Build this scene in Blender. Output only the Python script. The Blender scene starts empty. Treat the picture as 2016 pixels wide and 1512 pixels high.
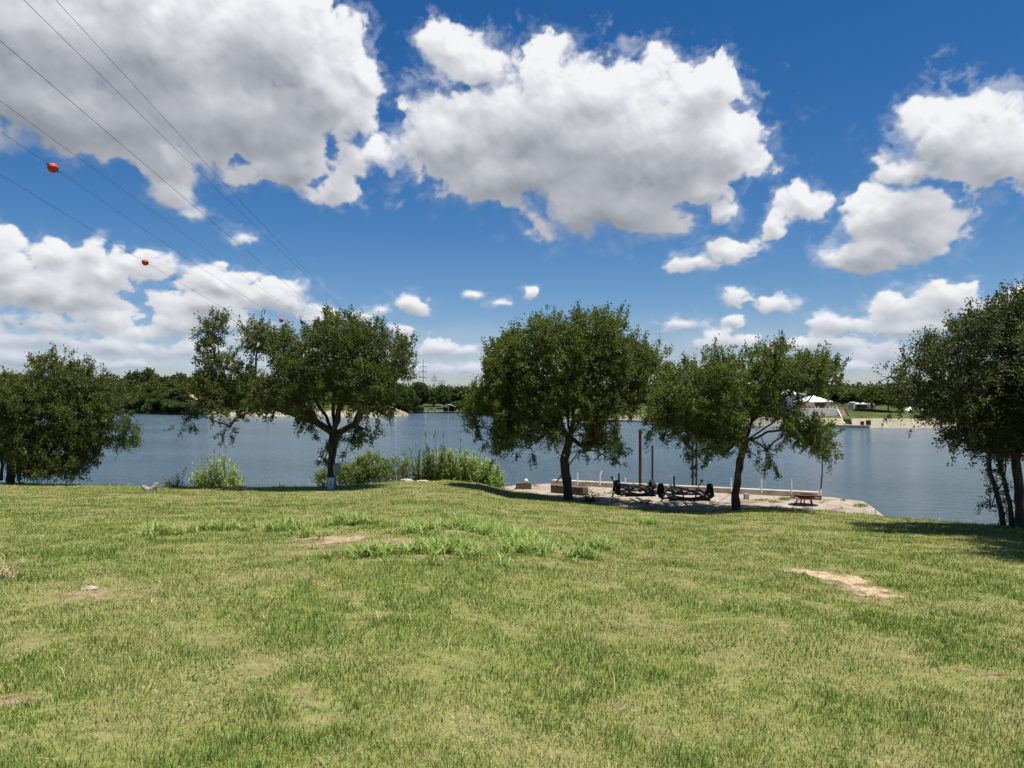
import bpy, math, random
import numpy as np
from mathutils import Vector

# ------------------------------------------------------------ camera
SC = bpy.context.scene
COL = SC.collection
F = 1515.0                      # focal length in photo pixels (2016 wide)
EYE = 5.0                       # eye height above the lake
PITCH = math.atan(34 / F)
cam_d = bpy.data.cameras.new("camera")
cam_d.sensor_width = 36.0
cam_d.lens = F / 2016 * 36
cam_d.clip_start = 0.1
cam_d.clip_end = 6000
cam = bpy.data.objects.new("camera", cam_d)
cam.location = (0, 0, EYE)
cam.rotation_euler = (math.radians(90) + PITCH, 0, 0)
COL.objects.link(cam)
SC.camera = cam


def ray(px, py):
    a = (px - 1008) / F
    b = (756 - py) / F
    c, s = math.cos(PITCH), math.sin(PITCH)
    return np.array([a, c - b * s, s + b * c])


def at(px, py, Y):
    d = ray(px, py)
    d = d * (Y / d[1])
    return np.array([d[0], d[1], d[2] + EYE])


def atz(px, py, z):
    d = ray(px, py)
    return at(px, py, (z - EYE) / d[2] * d[1])


# ------------------------------------------------------------ sun + sky
SUN_VEC = np.array([0.24, -0.15, 1.0])
SUN_VEC /= np.linalg.norm(SUN_VEC)
SUN_EL = math.asin(SUN_VEC[2])
SUN_AZ = math.atan2(SUN_VEC[0], SUN_VEC[1])      # from +Y towards +X
sun_d = bpy.data.lights.new("sun", 'SUN')
sun_d.energy = 5.0
sun_d.angle = math.radians(0.53)
sun_d.color = (1.0, 0.955, 0.88)
sun = bpy.data.objects.new("sun", sun_d)
sun.rotation_euler = Vector(SUN_VEC).to_track_quat('Z', 'Y').to_euler()
sun.location = (0, 0, 60)
COL.objects.link(sun)

SC.view_settings.view_transform = 'Standard'
SC.view_settings.look = 'None'
SC.view_settings.exposure = 0.55
SC.view_settings.gamma = 1.0
SC.view_settings.use_curve_mapping = False

W = bpy.data.worlds.new("World")
SC.world = W
W.use_nodes = True


class NG:
    """tiny node graph helper"""
    def __init__(self, nt):
        self.nt = nt

    def n(self, typ, **kw):
        nd = self.nt.nodes.new(typ)
        for k, v in kw.items():
            setattr(nd, k, v)
        return nd

    def put(self, sock, v):
        if isinstance(v, bpy.types.NodeSocket):
            self.nt.links.new(v, sock)
        elif v is not None:
            sock.default_value = v

    def m(self, op, a, b=None, c=None, clamp=False):
        nd = self.n('ShaderNodeMath', operation=op, use_clamp=clamp)
        self.put(nd.inputs[0], a)
        self.put(nd.inputs[1], b)
        self.put(nd.inputs[2], c)
        return nd.outputs[0]

    def v(self, op, a, b=None, s=None):
        nd = self.n('ShaderNodeVectorMath', operation=op)
        self.put(nd.inputs[0], a)
        self.put(nd.inputs[1], b)
        if s is not None:
            self.put(nd.inputs['Scale'], s)
        return nd.outputs[1] if op == 'LENGTH' else nd.outputs[0]

    def noise(self, vec, scale, detail=4, rough=0.5, lac=2.0, dist=0.0, out=0):
        nd = self.n('ShaderNodeTexNoise')
        nd.noise_dimensions = '3D'
        self.put(nd.inputs['Vector'], vec)
        nd.inputs['Scale'].default_value = scale
        nd.inputs['Detail'].default_value = detail
        nd.inputs['Roughness'].default_value = rough
        nd.inputs['Lacunarity'].default_value = lac
        nd.inputs['Distortion'].default_value = dist
        return nd.outputs[out]

    def ramp(self, fac, lo, hi, smooth=True):
        nd = self.n('ShaderNodeMapRange')
        nd.interpolation_type = 'SMOOTHSTEP' if smooth else 'LINEAR'
        self.put(nd.inputs[0], fac)
        nd.inputs[1].default_value = lo
        nd.inputs[2].default_value = hi
        return nd.outputs[0]

    def mix(self, fac, a, b, blend='MIX'):
        nd = self.n('ShaderNodeMix', data_type='RGBA', blend_type=blend)
        self.put(nd.inputs[0], fac)
        self.put(nd.inputs[6], a)
        self.put(nd.inputs[7], b)
        return nd.outputs[2]

    def xyz(self, x, y, z):
        nd = self.n('ShaderNodeCombineXYZ')
        for s, q in zip(nd.inputs, (x, y, z)):
            self.put(s, q)
        return nd.outputs[0]


# clouds: (px, py, rx, ry) of each puff as seen from the lawn, turned into azimuth/elevation
PUFFS = [
    # big grey-bottomed cloud, upper left
    (60, 60, 300, 190), (300, 90, 330, 200), (540, 80, 190, 130), (620, 170, 120, 110), (150, 230, 300, 90),
    (440, 240, 270, 90), (-80, 160, 200, 130), (330, 315, 90, 55), (330, 385, 50, 34), (385, 415, 36, 20), (655, 375, 50, 36),
    (600, 320, 60, 46), (700, 230, 60, 60), (720, 150, 40, 50), (520, 330, 70, 30, .8),
    # great centre cloud
    (1060, 240, 230, 130), (1160, 200, 190, 90), (1250, 290, 240, 140), (1370, 200, 90, 80), (1430, 290, 90, 80),
    (880, 90, 55, 50), (940, 130, 75, 50), (920, 210, 60, 50), (890, 290, 140, 85), (740, 310, 65, 40), (1000, 350, 180, 70),
    (1180, 410, 170, 75), (1380, 370, 70, 40), (1500, 330, 50, 30), (1420, 420, 40, 24),
    # right
    (1850, 260, 130, 95), (1960, 290, 140, 105), (1790, 330, 80, 45), (2080, 300, 120, 100), (1770, 430, 130, 62),
    (1720, 500, 110, 42), (1580, 405, 56, 34), (1440, 495, 75, 36), (1370, 525, 50, 20), (1830, 465, 70, 50), (1530, 450, 34, 24), (1700, 440, 60, 50), (1640, 500, 50, 30),
    # lower right
    (1870, 585, 62, 44), (1780, 610, 90, 40), (1650, 640, 90, 30), (1800, 650, 120, 20), (1450, 590, 38, 22), (1526, 602, 42, 18),
    (1330, 640, 60, 18), (1420, 672, 80, 20), (1600, 678, 120, 18), (1740, 694, 60, 24), (2000, 590, 60, 40), (1445, 635, 26, 12), (1680, 720, 60, 12),
    # small ones in the middle
    (1043, 569, 24, 18), (812, 603, 46, 26), (765, 615, 34, 16), (935, 580, 30, 14), (980, 600, 28, 13), (860, 682, 60, 28), (920, 690, 50, 20),
    (900, 725, 110, 18), (700, 636, 50, 22), (790, 655, 26, 12),
    # lower left bank
    (-20, 480, 60, 56), (20, 530, 90, 50), (105, 505, 80, 34), (178, 505, 40, 40), (70, 575, 130, 46), (150, 590, 90, 34), (270, 532, 84, 34), (200, 550, 90, 36),
    (420, 560, 90, 40), (520, 578, 90, 40), (400, 605, 110, 32), (570, 600, 60, 30), (210, 632, 80, 28), (90, 635, 130, 26), (270, 655, 60, 22), (345, 640, 56, 32), (-80, 560, 80, 90), (480, 640, 90, 24),
    (60, 668, 160, 26), (220, 680, 140, 22), (350, 690, 140, 24), (640, 628, 44, 32), (60, 705, 180, 20), (432, 517, 22, 12), (480, 465, 30, 14, .6), (240, 715, 180, 14),
    (500, 665, 60, 16), (600, 700, 120, 18), (440, 716, 120, 12),
]




# (the world itself: clear Nishita air; the clouds hang on a far sky backdrop built further down)
def build_world():
    nt = W.node_tree
    nt.nodes.clear()
    w = NG(nt)
    sky = w.n('ShaderNodeTexSky')
    sky.sky_type = 'NISHITA'
    sky.sun_disc = False
    sky.sun_elevation = SUN_EL
    sky.sun_rotation = SUN_AZ
    sky.altitude = 200
    sky.air_density = 1.0
    sky.dust_density = 0.15
    sky.ozone_density = 2.5
    hs = w.n('ShaderNodeHueSaturation')
    hs.inputs['Saturation'].default_value = 1.38
    hs.inputs['Hue'].default_value = 0.505
    w.put(hs.inputs['Color'], sky.outputs[0])
    bg = w.n('ShaderNodeBackground')
    tc = w.n('ShaderNodeTexCoord')
    sep = w.n('ShaderNodeSeparateXYZ')
    w.put(sep.inputs[0], tc.outputs['Generated'])
    low = w.ramp(sep.outputs[2], 0.17, 0.0)
    tint = w.mix(low, (0.92, 0.93, 0.97, 1), (0.90, 0.84, 1.02, 1))
    w.put(bg.inputs[0], w.mix(1.0, hs.outputs[0], tint, 'MULTIPLY'))
    bg.inputs[1].default_value = 0.066
    ow = w.n('ShaderNodeOutputWorld')
    nt.links.new(bg.outputs[0], ow.inputs[0])


build_world()
# ------------------------------------------------------------ noise helpers (numpy)
def _lat(seed):
    r = np.random.RandomState(seed)
    a = r.rand(256, 256) * 2 * np.pi
    return np.cos(a).astype(np.float32), np.sin(a).astype(np.float32)


def gnoise(u, v, seed=0):
    gx, gy = _lat(seed)
    iu = np.floor(u).astype(np.int32)
    iv = np.floor(v).astype(np.int32)
    fu = (u - iu).astype(np.float32)
    fv = (v - iv).astype(np.float32)
    su = fu * fu * fu * (fu * (fu * 6 - 15) + 10)
    sv = fv * fv * fv * (fv * (fv * 6 - 15) + 10)

    def d(a, b):
        i, j = (iu + a) & 255, (iv + b) & 255
        return gx[i, j] * (fu - a) + gy[i, j] * (fv - b)
    n0 = d(0, 0) * (1 - su) + d(1, 0) * su
    n1 = d(0, 1) * (1 - su) + d(1, 1) * su
    return (n0 * (1 - sv) + n1 * sv) * 1.4


def fbm(u, v, octaves=5, gain=0.5, seed=0, billow=False):
    s = 0.0
    a = 1.0
    t = 0.0
    for k in range(octaves):
        n = gnoise(u, v, seed + k * 7)
        s = s + a * (np.abs(n) * 2 - 0.5 if billow else n)
        t += a
        a *= gain
        u, v = u * 1.92 + v * 0.55 + 3.1, v * 1.92 - u * 0.55 + 1.7
    return s / t


def sstep(x, a, b):
    t = np.clip((x - a) / (b - a), 0, 1)
    return t * t * (3 - 2 * t)


def sample(a, i, j):
    """bilinear look-up of array a[row i, col j] with clamped float indices"""
    i = np.clip(i, 0, a.shape[0] - 1.001)
    j = np.clip(j, 0, a.shape[1] - 1.001)
    i0 = i.astype(np.int32)
    j0 = j.astype(np.int32)
    fi = i - i0
    fj = j - j0
    return (a[i0, j0] * (1 - fi) + a[i0 + 1, j0] * fi) * (1 - fj) + (a[i0, j0 + 1] * (1 - fi) + a[i0 + 1, j0 + 1] * fi) * fj


def cloud_maps(AZ, EL):
    """AZ, EL: 2D arrays in radians -> (cover, light) of the cumulus field"""
    u, v = AZ * 57.3, EL * 57.3                       # degrees
    w1u, w1v = fbm(u / 6, v / 6, 3, .5, 1), fbm(u / 6, v / 6, 3, .5, 40)
    w2u, w2v = fbm(u / 1.4, v / 1.4, 3, .55, 80), fbm(u / 1.4, v / 1.4, 3, .55, 120)
    wk = 0.35 + 0.65 * sstep(v, 3, 14)
    pu, pv = u + wk * (1.3 * w1u + 0.6 * w2u), v + wk * (1.0 * w1v + 0.5 * w2v)
    H = np.full(u.shape, -2.0, np.float32)
    ws = np.full(u.shape, 1e-6, np.float32)
    wd = np.zeros(u.shape, np.float32)
    for (px, py, rx, ry, *o) in PUFFS:
        amp = o[0] if o else 1.0
        d = ray(px, py)
        az = math.degrees(math.atan2(d[0], d[1]))
        el = math.degrees(math.atan2(d[2], math.hypot(d[0], d[1])))
        k = 1 / (1 + ((px - 1008) / F) ** 2)
        RX = math.degrees(rx / F) * k
        RY = math.degrees(ry / F) * math.sqrt(k)
        dv = (pv - el) / RY
        dv = np.where(dv < 0, dv * 1.12, dv)
        r = np.sqrt(((pu - az) / RX) ** 2 + dv * dv)
        h = (1.02 - r) * min(1.0, 0.42 + RY / 7.0) * amp
        w = np.exp(np.clip(h * 7, -20, 10))
        ws += w
        wd += w * np.clip(dv, -1.2, 1.2) * min(1.0, 0.55 + RY / 12)
        kk = 0.14
        m = np.maximum(H, h)
        H = m + np.log1p(np.exp(-np.abs(H - h) / kk)) * kk * 0.6
    side = sstep(np.abs(u), 38, 48)
    up = sstep(v, 30, 38)
    wide = fbm(u / 14, v / 8, 2, .5, 300) * 2.2 - 0.25
    H = np.maximum(H, wide - 3 * (1 - np.maximum(side, up)))
    base = H
    # texture grows finer towards the horizon
    low = 1 - sstep(v, 5.0, 15.0)
    b1 = fbm(pu / 4.6, pv / 4.0, 5, .50, 500, True)
    b2 = fbm(pu / 2.3, pv / 1.5, 5, .50, 560, True)
    f1 = fbm(u / 3.0 + 9, v / 2.6, 6, .56, 700)
    f2 = fbm(u / 1.9 + 9, v / 1.1, 6, .55, 760)
    N = (0.42 * b1 + 0.42 * f1) * (1 - low) + (0.34 * b2 + 0.40 * f2) * low
    H = H + N
    soft = 0.17 + 0.36 * sstep(fbm(u / 5, v / 5, 2, .5, 900), -0.1, .5)
    cover = sstep(H, 0.0, soft)
    # torn veils around the rims
    ws_ = fbm(pu / 1.3 + 30, pv / 0.9, 6, .62, 820)
    veil = sstep(H + 0.55 * ws_, -0.22, 0.30) * 0.42 * (0.4 + 0.6 * sstep(fbm(u / 7, v / 5, 2, .5, 860), -.2, .4))
    cover = np.maximum(cover, veil * (1 - 0.4 * low))
    thick = np.clip(base + 0.25 * N, 0, 1.15) * sstep(H, 0, .5)
    return H, wd / ws, cover, thick, low


def cloud_light(H, top, cover, thick, low, step):
    """light = what is left after the cloud between a point and the sun, plus relief of the billows; step: radians per row"""
    rows, cols = H.shape
    I, J = np.mgrid[0:rows, 0:cols].astype(np.float32)
    deg = 1.0 / (math.degrees(step))
    size = 1.0 - 0.62 * low                      # distant clouds are smaller in the sky
    tau = 0.0
    prev = 0.0
    for dist in (0.3, 0.8, 1.6, 2.6, 3.8, 5.2, 7.0):
        s = sample(thick, I + dist * deg * size, J + 0.25 * dist * deg * size)
        tau = tau + s * (dist - prev)
        prev = dist
    sm = H
    for _ in range(8):
        sm = (sm + np.roll(sm, 1, 0) + np.roll(sm, -1, 0) + np.roll(sm, 1, 1) + np.roll(sm, -1, 1)) / 5
    rel = 0.0
    for dist, k in ((0.18, .22), (0.5, 0.42), (1.2, 0.75)):
        s = sample(sm, I + dist * deg * size, J + 0.35 * dist * deg * size)
        rel = rel + k * np.clip((sm - s) / (dist ** 0.7), -0.8, 0.8)
    body = np.exp(-0.25 * tau)
    rim = np.exp(-thick * 4.0)
    crisp = np.clip((H - sample(H, I + .14 * deg * size, J + .05 * deg * size)) / .33, -.8, .8)
    rel = rel + 0.30 * crisp * sstep(body, .45, .85)
    light = 0.27 + 0.60 * body + (0.19 + 0.26 * low) * top + 0.34 * rel * (0.45 + 0.55 * body)
    light = light + 0.05 * (1 - low) * np.clip(body, 0, 1)
    light = np.where(light > .62, .62 + (light - .62) * .82, light)
    light = light + .05 * np.clip(crisp, -1, 1)
    return light * (1 - 0.35 * rim) + 0.35 * rim * 0.80


def build_sky():
    def axis(lo, flo, fhi, hi, fine, coarse):
        a = np.concatenate([np.arange(lo, flo, coarse), np.arange(flo, fhi, fine), np.arange(fhi, hi + coarse, coarse)])
        return a
    fine = 0.056
    az = np.radians(axis(-85, -37, 37, 85, fine, 0.5))
    el = np.radians(axis(-2.5, -0.5, 28, 48, fine, 0.5))
    AZ, EL = np.meshgrid(az, el)
    AZ = AZ.astype(np.float32)
    EL = EL.astype(np.float32)
    H, top, cover, thick, low = cloud_maps(AZ, EL)
    # light is marched on the regular (fine) block, coarse cells around it get a plain value
    i0, i1 = np.searchsorted(el, math.radians(-0.5)), np.searchsorted(el, math.radians(28))
    j0, j1 = np.searchsorted(az, math.radians(-37)), np.searchsorted(az, math.radians(37))
    L = 0.62 + 0.16 * top - 0.15 * np.clip(thick, 0, 1)
    b = (slice(i0, i1), slice(j0, j1))
    L[b] = cloud_light(H[b], top[b], cover[b], thick[b], low[b], math.radians(fine))
    eld = np.degrees(EL)
    veil = (1 - sstep(eld, 0.0, 7.0)) * (0.42 + 0.40 * fbm(np.degrees(AZ) / 4, eld / 0.7, 5, .55, 40))
    cover = np.maximum(cover * 0.985, np.clip(veil, 0, .7))
    Rr = 3800.0
    co = np.stack([np.sin(AZ) * np.cos(EL), np.cos(AZ) * np.cos(EL), np.sin(EL)], -1).reshape(-1, 3) * Rr
    co[:, 2] += EYE
    r, c = AZ.shape
    idx = np.arange(r * c).reshape(r, c)
    q = np.stack([idx[:-1, :-1], idx[1:, :-1], idx[1:, 1:], idx[:-1, 1:]], -1).reshape(-1, 4)
    m = bpy.data.materials.new("cloudy_sky")
    m.use_nodes = True
    m.node_tree.nodes.clear()
    g = NG(m.node_tree)
    ac = g.n('ShaderNodeAttribute', attribute_name='cover')
    al = g.n('ShaderNodeAttribute', attribute_name='light')
    cr = g.n('ShaderNodeValToRGB')
    g.put(cr.inputs[0], al.outputs['Fac'])
    e = cr.color_ramp.elements
    e[0].position = 0.12
    e[0].color = (0.20, 0.225, 0.265, 1)
    e[1].position = 0.98
    e[1].color = (0.90, 0.90, 0.92, 1)
    for p, cc in ((0.34, (0.30, 0.32, 0.355, 1)), (0.55, (0.45, 0.465, 0.505, 1)), (0.78, (0.67, 0.68, 0.72, 1))):
        x = e.new(p)
        x.color = cc
    # far clouds sink into pale air
    pos = g.n('ShaderNodeNewGeometry').outputs['Position']
    sep = g.n('ShaderNodeSeparateXYZ')
    g.put(sep.inputs[0], pos)
    fade = g.m('MULTIPLY', g.ramp(sep.outputs[2], 500.0, 0.0), 0.42)
    col = g.mix(fade, cr.outputs[0], (0.42, 0.56, 0.76, 1))
    em = g.n('ShaderNodeEmission')
    g.put(em.inputs[0], col)
    em.inputs[1].default_value = 0.70
    tr = g.n('ShaderNodeBsdfTransparent')
    mx = g.n('ShaderNodeMixShader')
    g.put(mx.inputs[0], ac.outputs['Fac'])
    g.put(mx.inputs[1], tr.outputs[0])
    g.put(mx.inputs[2], em.outputs[0])
    out = g.n('ShaderNodeOutputMaterial')
    g.put(out.inputs[0], mx.outputs[0])
    m.cycles.emission_sampling = 'NONE'
    o = np_obj('sky', co, q, m, attrs={'cover': cover.ravel(), 'light': np.clip(L, 0, 1).ravel()}, smooth=True)
    o['kind'] = 'structure'


# ------------------------------------------------------------ mesh helpers
def np_mesh(name, verts, faces, attrs=None, smooth=False):
    """faces: (n,k) int array, or a list of such arrays with different k"""
    me = bpy.data.meshes.new(name)
    fl = faces if isinstance(faces, list) else [faces]
    fl = [np.asarray(f, dtype=np.int32) for f in fl if len(f)]
    verts = np.asarray(verts, dtype=np.float32)
    me.vertices.add(len(verts))
    me.vertices.foreach_set('co', verts.ravel())
    loops = np.concatenate([f.ravel() for f in fl])
    sizes = np.concatenate([np.full(len(f), f.shape[1], dtype=np.int32) for f in fl])
    starts = np.concatenate([[0], np.cumsum(sizes)[:-1]]).astype(np.int32)
    me.loops.add(len(loops))
    me.loops.foreach_set('vertex_index', loops)
    me.polygons.add(len(sizes))
    me.polygons.foreach_set('loop_start', starts)
    me.polygons.foreach_set('loop_total', sizes)
    me.polygons.foreach_set('use_smooth', np.full(len(sizes), smooth, dtype=bool))
    for k, a in (attrs or {}).items():
        at_ = me.attributes.new(k, 'FLOAT', 'POINT')
        at_.data.foreach_set('value', np.asarray(a, dtype=np.float32))
    me.update(calc_edges=True)
    me.validate()
    return me


def np_obj(name, verts, faces, mat, attrs=None, smooth=False, parent=None, origin=(0, 0, 0)):
    verts = np.asarray(verts, dtype=np.float64) - np.array(origin)
    me = np_mesh(name, verts, faces, attrs, smooth)
    me.materials.append(mat)
    o = bpy.data.objects.new(name, me)
    COL.objects.link(o)
    if parent is not None:
        o.parent = parent
    else:
        o.location = origin
    return o


class MB:
    """collects boxes, tubes, lathes in world coordinates and links them as one object"""
    def __init__(self):
        self.v, self.q, self.t, self.n = [], [], [], 0

    def raw(self, v, faces):
        v = np.asarray(v, dtype=np.float64)
        for f in faces:
            f = np.asarray(f) + self.n
            (self.q if f.shape[-1] == 4 else self.t).append(f.reshape(-1, f.shape[-1]))
        self.v.append(v)
        self.n += len(v)
        return self

    def box(self, c, size, rz=0.0, rx=0.0, ry=0.0, taper=1.0):
        sx, sy, sz = [s / 2 for s in size]
        p = np.array([[x * sx * (taper if z > 0 else 1), y * sy * (taper if z > 0 else 1), z * sz] for z in (-1, 1) for y in (-1, 1) for x in (-1, 1)], dtype=float)
        for ang, (a, b) in ((rx, (1, 2)), (ry, (2, 0)), (rz, (0, 1))):
            if ang:
                ca, sa = math.cos(ang), math.sin(ang)
                pa, pb = p[:, a].copy(), p[:, b].copy()
                p[:, a] = pa * ca - pb * sa
                p[:, b] = pa * sa + pb * ca
        f = [[0, 2, 3, 1], [4, 5, 7, 6], [0, 1, 5, 4], [2, 6, 7, 3], [0, 4, 6, 2], [1, 3, 7, 5]]
        return self.raw(p + np.array(c), [f])

    def tube(self, pts, rad, sides=8, cap=True, squash=1.0):
        pts = np.asarray(pts, dtype=float)
        n = len(pts)
        rad = np.broadcast_to(np.asarray(rad, dtype=float), (n,))
        tan = np.gradient(pts, axis=0)
        tan /= np.linalg.norm(tan, axis=1)[:, None] + 1e-9
        ref = np.array([0.0, 0, 1]) if abs(tan[0][2]) < 0.8 else np.array([0.0, 1, 0])
        s1 = np.cross(tan, ref)
        s1 /= np.linalg.norm(s1, axis=1)[:, None] + 1e-9
        s2 = np.cross(s1, tan)
        a = np.arange(sides) / sides * 2 * np.pi
        ring = s1[:, None, :] * np.cos(a)[None, :, None] + s2[:, None, :] * np.sin(a)[None, :, None] * squash
        v = (pts[:, None, :] + ring * rad[:, None, None]).reshape(-1, 3)
        i = np.arange(n - 1)[:, None] * sides
        j = np.arange(sides)[None, :]
        j2 = (j + 1) % sides
        q = np.stack([i + j, i + j2, i + sides + j2, i + sides + j], -1).reshape(-1, 4)
        if cap:
            v = np.concatenate([v, pts[:1], pts[-1:]])
            jj = np.arange(sides)
            t0 = np.stack([np.full(sides, n * sides), (jj + 1) % sides, jj], -1)
            b = (n - 1) * sides
            t1 = np.stack([np.full(sides, n * sides + 1), b + jj, b + (jj + 1) % sides], -1)
            return self.raw(v, [q, np.concatenate([t0, t1])])
        return self.raw(v, [q])

    def lathe(self, c, prof, sides=24, axis='z'):
        """prof: list of (radius, height)"""
        a = np.arange(sides) / sides * 2 * np.pi
        pr = np.array(prof, dtype=float)
        x = pr[:, None, 0] * np.cos(a)
        y = pr[:, None, 0] * np.sin(a)
        z = np.repeat(pr[:, 1:2], sides, 1)
        if axis == 'x':
            x, y, z = z, x, y
        elif axis == 'y':
            x, y, z = x, z, y
        v = np.stack([x, y, z], -1).reshape(-1, 3) + np.array(c)
        n = len(pr)
        i = np.arange(n - 1)[:, None] * sides
        j = np.arange(sides)[None, :]
        j2 = (j + 1) % sides
        q = np.stack([i + j, i + j2, i + sides + j2, i + sides + j], -1).reshape(-1, 4)
        return self.raw(v, [q])

    def poly(self, pts, z0, z1):
        """extruded polygon outline (x,y) from z0 to z1, fan caps (star-shaped outlines)"""
        n = len(pts)
        p = np.array(pts, dtype=float)
        v = np.concatenate([np.c_[p, np.full(n, z0)], np.c_[p, np.full(n, z1)], [[*p.mean(0), z0]], [[*p.mean(0), z1]]])
        j = np.arange(n)
        k = (j + 1) % n
        q = np.stack([j, k, k + n, j + n], -1)
        t = np.concatenate([np.stack([k, j, np.full(n, 2 * n)], -1), np.stack([j + n, k + n, np.full(n, 2 * n + 1)], -1)])
        return self.raw(v, [q, t])

    def build(self, name, mat, parent=None, origin=None, smooth=False, bevel=0):
        v = np.concatenate(self.v)
        if parent is not None:
            origin = parent.matrix_world.translation if False else parent['_o'] if '_o' in parent else parent.location
        elif origin is None:
            origin = (v[:, 0].mean(), v[:, 1].mean(), v[:, 2].min())
        fl = ([np.concatenate(self.q)] if self.q else []) + ([np.concatenate(self.t)] if self.t else [])
        o = np_obj(name, v, fl, mat, smooth=smooth, parent=parent, origin=tuple(origin))
        if bevel:
            b = o.modifiers.new('bevel', 'BEVEL')
            b.width = bevel
            b.segments = 2
            b.limit_method = 'ANGLE'
        return o


def tag(o, label=None, cat=None, group=None, kind=None):
    if label: o['label'] = label
    if cat: o['category'] = cat
    if group: o['group'] = group
    if kind: o['kind'] = kind
    return o


def thing(name, loc, label, cat, group=None):
    o = bpy.data.objects.new(name, None)
    o.empty_display_size = 0.3
    o.location = tuple(float(q) for q in loc)
    COL.objects.link(o)
    return tag(o, label, cat, group)


def dup(root, loc, label=None, group=None, rz=None, scale=None):
    r = root.copy()
    COL.objects.link(r)
    r.location = tuple(float(q) for q in loc)
    if rz is not None:
        r.rotation_euler = (0, 0, rz)
    if scale is not None:
        r.scale = scale
    if label: r['label'] = label
    if group: r['group'] = group
    for ch in list(root.children):
        c = ch.copy()
        COL.objects.link(c)
        c.parent = r
        for gch in ch.children:
            d = gch.copy()
            COL.objects.link(d)
            d.parent = c
    return r


# ------------------------------------------------------------ materials
def mat(name, col, rough=0.8, var=0.25, scale=6.0, metal=0.0, bump=0.0, col2=None, spec=0.3, stretch=(1, 1, 1), detail=5):
    """procedural surface: base colour broken by noise between col*(1-var) and col*(1+var) or col -> col2"""
    m = bpy.data.materials.new(name)
    m.use_nodes = True
    g = NG(m.node_tree)
    bs = m.node_tree.nodes['Principled BSDF']
    pos = g.n('ShaderNodeNewGeometry').outputs['Position']
    vec = g.v('MULTIPLY', pos, stretch)
    nz = g.noise(vec, scale, detail, 0.6)
    f = g.ramp(nz, 0.32, 0.68)
    c = np.array(col)
    a = tuple(c * (1 - var)) + (1,)
    b = (tuple(np.minimum(c * (1 + var), 1)) + (1,)) if col2 is None else tuple(col2) + (1,)
    g.put(bs.inputs['Base Color'], g.mix(f, a, b))
    bs.inputs['Roughness'].default_value = rough
    bs.inputs['Metallic'].default_value = metal
    bs.inputs['Specular IOR Level'].default_value = spec
    if bump:
        bp = g.n('ShaderNodeBump')
        bp.inputs['Strength'].default_value = 0.8
        bp.inputs['Distance'].default_value = bump
        g.put(bp.inputs['Height'], g.noise(vec, scale * 2.5, detail, 0.65))
        g.put(bs.inputs['Normal'], bp.outputs[0])
    return m


def leaf_mat(name, dark, light, trans, back=0.3, rough=0.6, spec=0.18, brown=0.0):
    m = bpy.data.materials.new(name)
    m.use_nodes = True
    g = NG(m.node_tree)
    bs = m.node_tree.nodes['Principled BSDF']
    out = m.node_tree.nodes['Material Output']
    t = g.n('ShaderNodeAttribute', attribute_name='tone').outputs['Fac']
    c = g.mix(t, tuple(dark) + (1,), tuple(light) + (1,))
    if brown:
        c = g.mix(g.ramp(t, 1.0 - brown, 1.02 - brown), c, (0.16, 0.10, 0.045, 1))
    g.put(bs.inputs['Base Color'], c)
    bs.inputs['Roughness'].default_value = rough
    bs.inputs['Specular IOR Level'].default_value = spec
    tl = g.n('ShaderNodeBsdfTranslucent')
    g.put(tl.inputs[0], g.mix(t, tuple(np.array(trans) * 0.6) + (1,), tuple(trans) + (1,)))
    mx = g.n('ShaderNodeMixShader')
    mx.inputs[0].default_value = back
    g.put(mx.inputs[1], bs.outputs[0])
    g.put(mx.inputs[2], tl.outputs[0])
    g.put(out.inputs[0], mx.outputs[0])
    return m


M = {}
M['oak_leaf'] = leaf_mat('oak_leaf', (0.040, 0.056, 0.014), (0.120, 0.148, 0.038), (0.20, 0.24, 0.04), 0.30, brown=0.012)
M['oak_leaf_yellow'] = leaf_mat('oak_leaf_bright', (0.054, 0.078, 0.016), (0.140, 0.178, 0.040), (0.22, 0.27, 0.045), 0.32)
M['oak_leaf_dull'] = leaf_mat('oak_leaf_dull', (0.036, 0.046, 0.015), (0.112, 0.124, 0.042), (0.13, 0.15, 0.03), 0.2, brown=0.02)
M['bush_leaf'] = leaf_mat('bush_leaf', (0.08, 0.12, 0.025), (0.26, 0.32, 0.08), (0.34, 0.42, 0.06), 0.33)
M['cane_leaf'] = leaf_mat('cane_leaf', (0.10, 0.155, 0.035), (0.36, 0.43, 0.13), (0.42, 0.50, 0.10), 0.33, rough=0.4)
M['cane_dark'] = leaf_mat('cane_leaf_dark', (0.04, 0.07, 0.03), (0.11, 0.15, 0.06), (0.14, 0.18, 0.05), 0.3, rough=0.4)
M['far_leaf'] = leaf_mat('far_leaf', (0.034, 0.054, 0.018), (0.105, 0.145, 0.040), (0.14, 0.18, 0.04), 0.25, rough=0.8, spec=0.1)
M['far_leaf_yellow'] = leaf_mat('far_leaf_yellow', (0.055, 0.075, 0.015), (0.150, 0.170, 0.035), (0.16, 0.18, 0.03), 0.2, rough=0.8, spec=0.1)
M['far_leaf_grey'] = leaf_mat('far_leaf_grey', (0.035, 0.052, 0.026), (0.105, 0.130, 0.062), (0.1, 0.13, 0.04), 0.2, rough=0.8, spec=0.1)
M['bark'] = mat('oak_bark', (0.075, 0.060, 0.048), 0.95, 0.45, 14, bump=0.03, stretch=(1, 1, 0.25))
M['bark_grey'] = mat('grey_bark', (0.13, 0.11, 0.09), 0.95, 0.4, 14, bump=0.02, stretch=(1, 1, 0.3))
M['concrete'] = mat('old_concrete', (0.38, 0.32, 0.25), 0.9, 0.22, 1.3, bump=0.012, detail=8)
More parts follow.
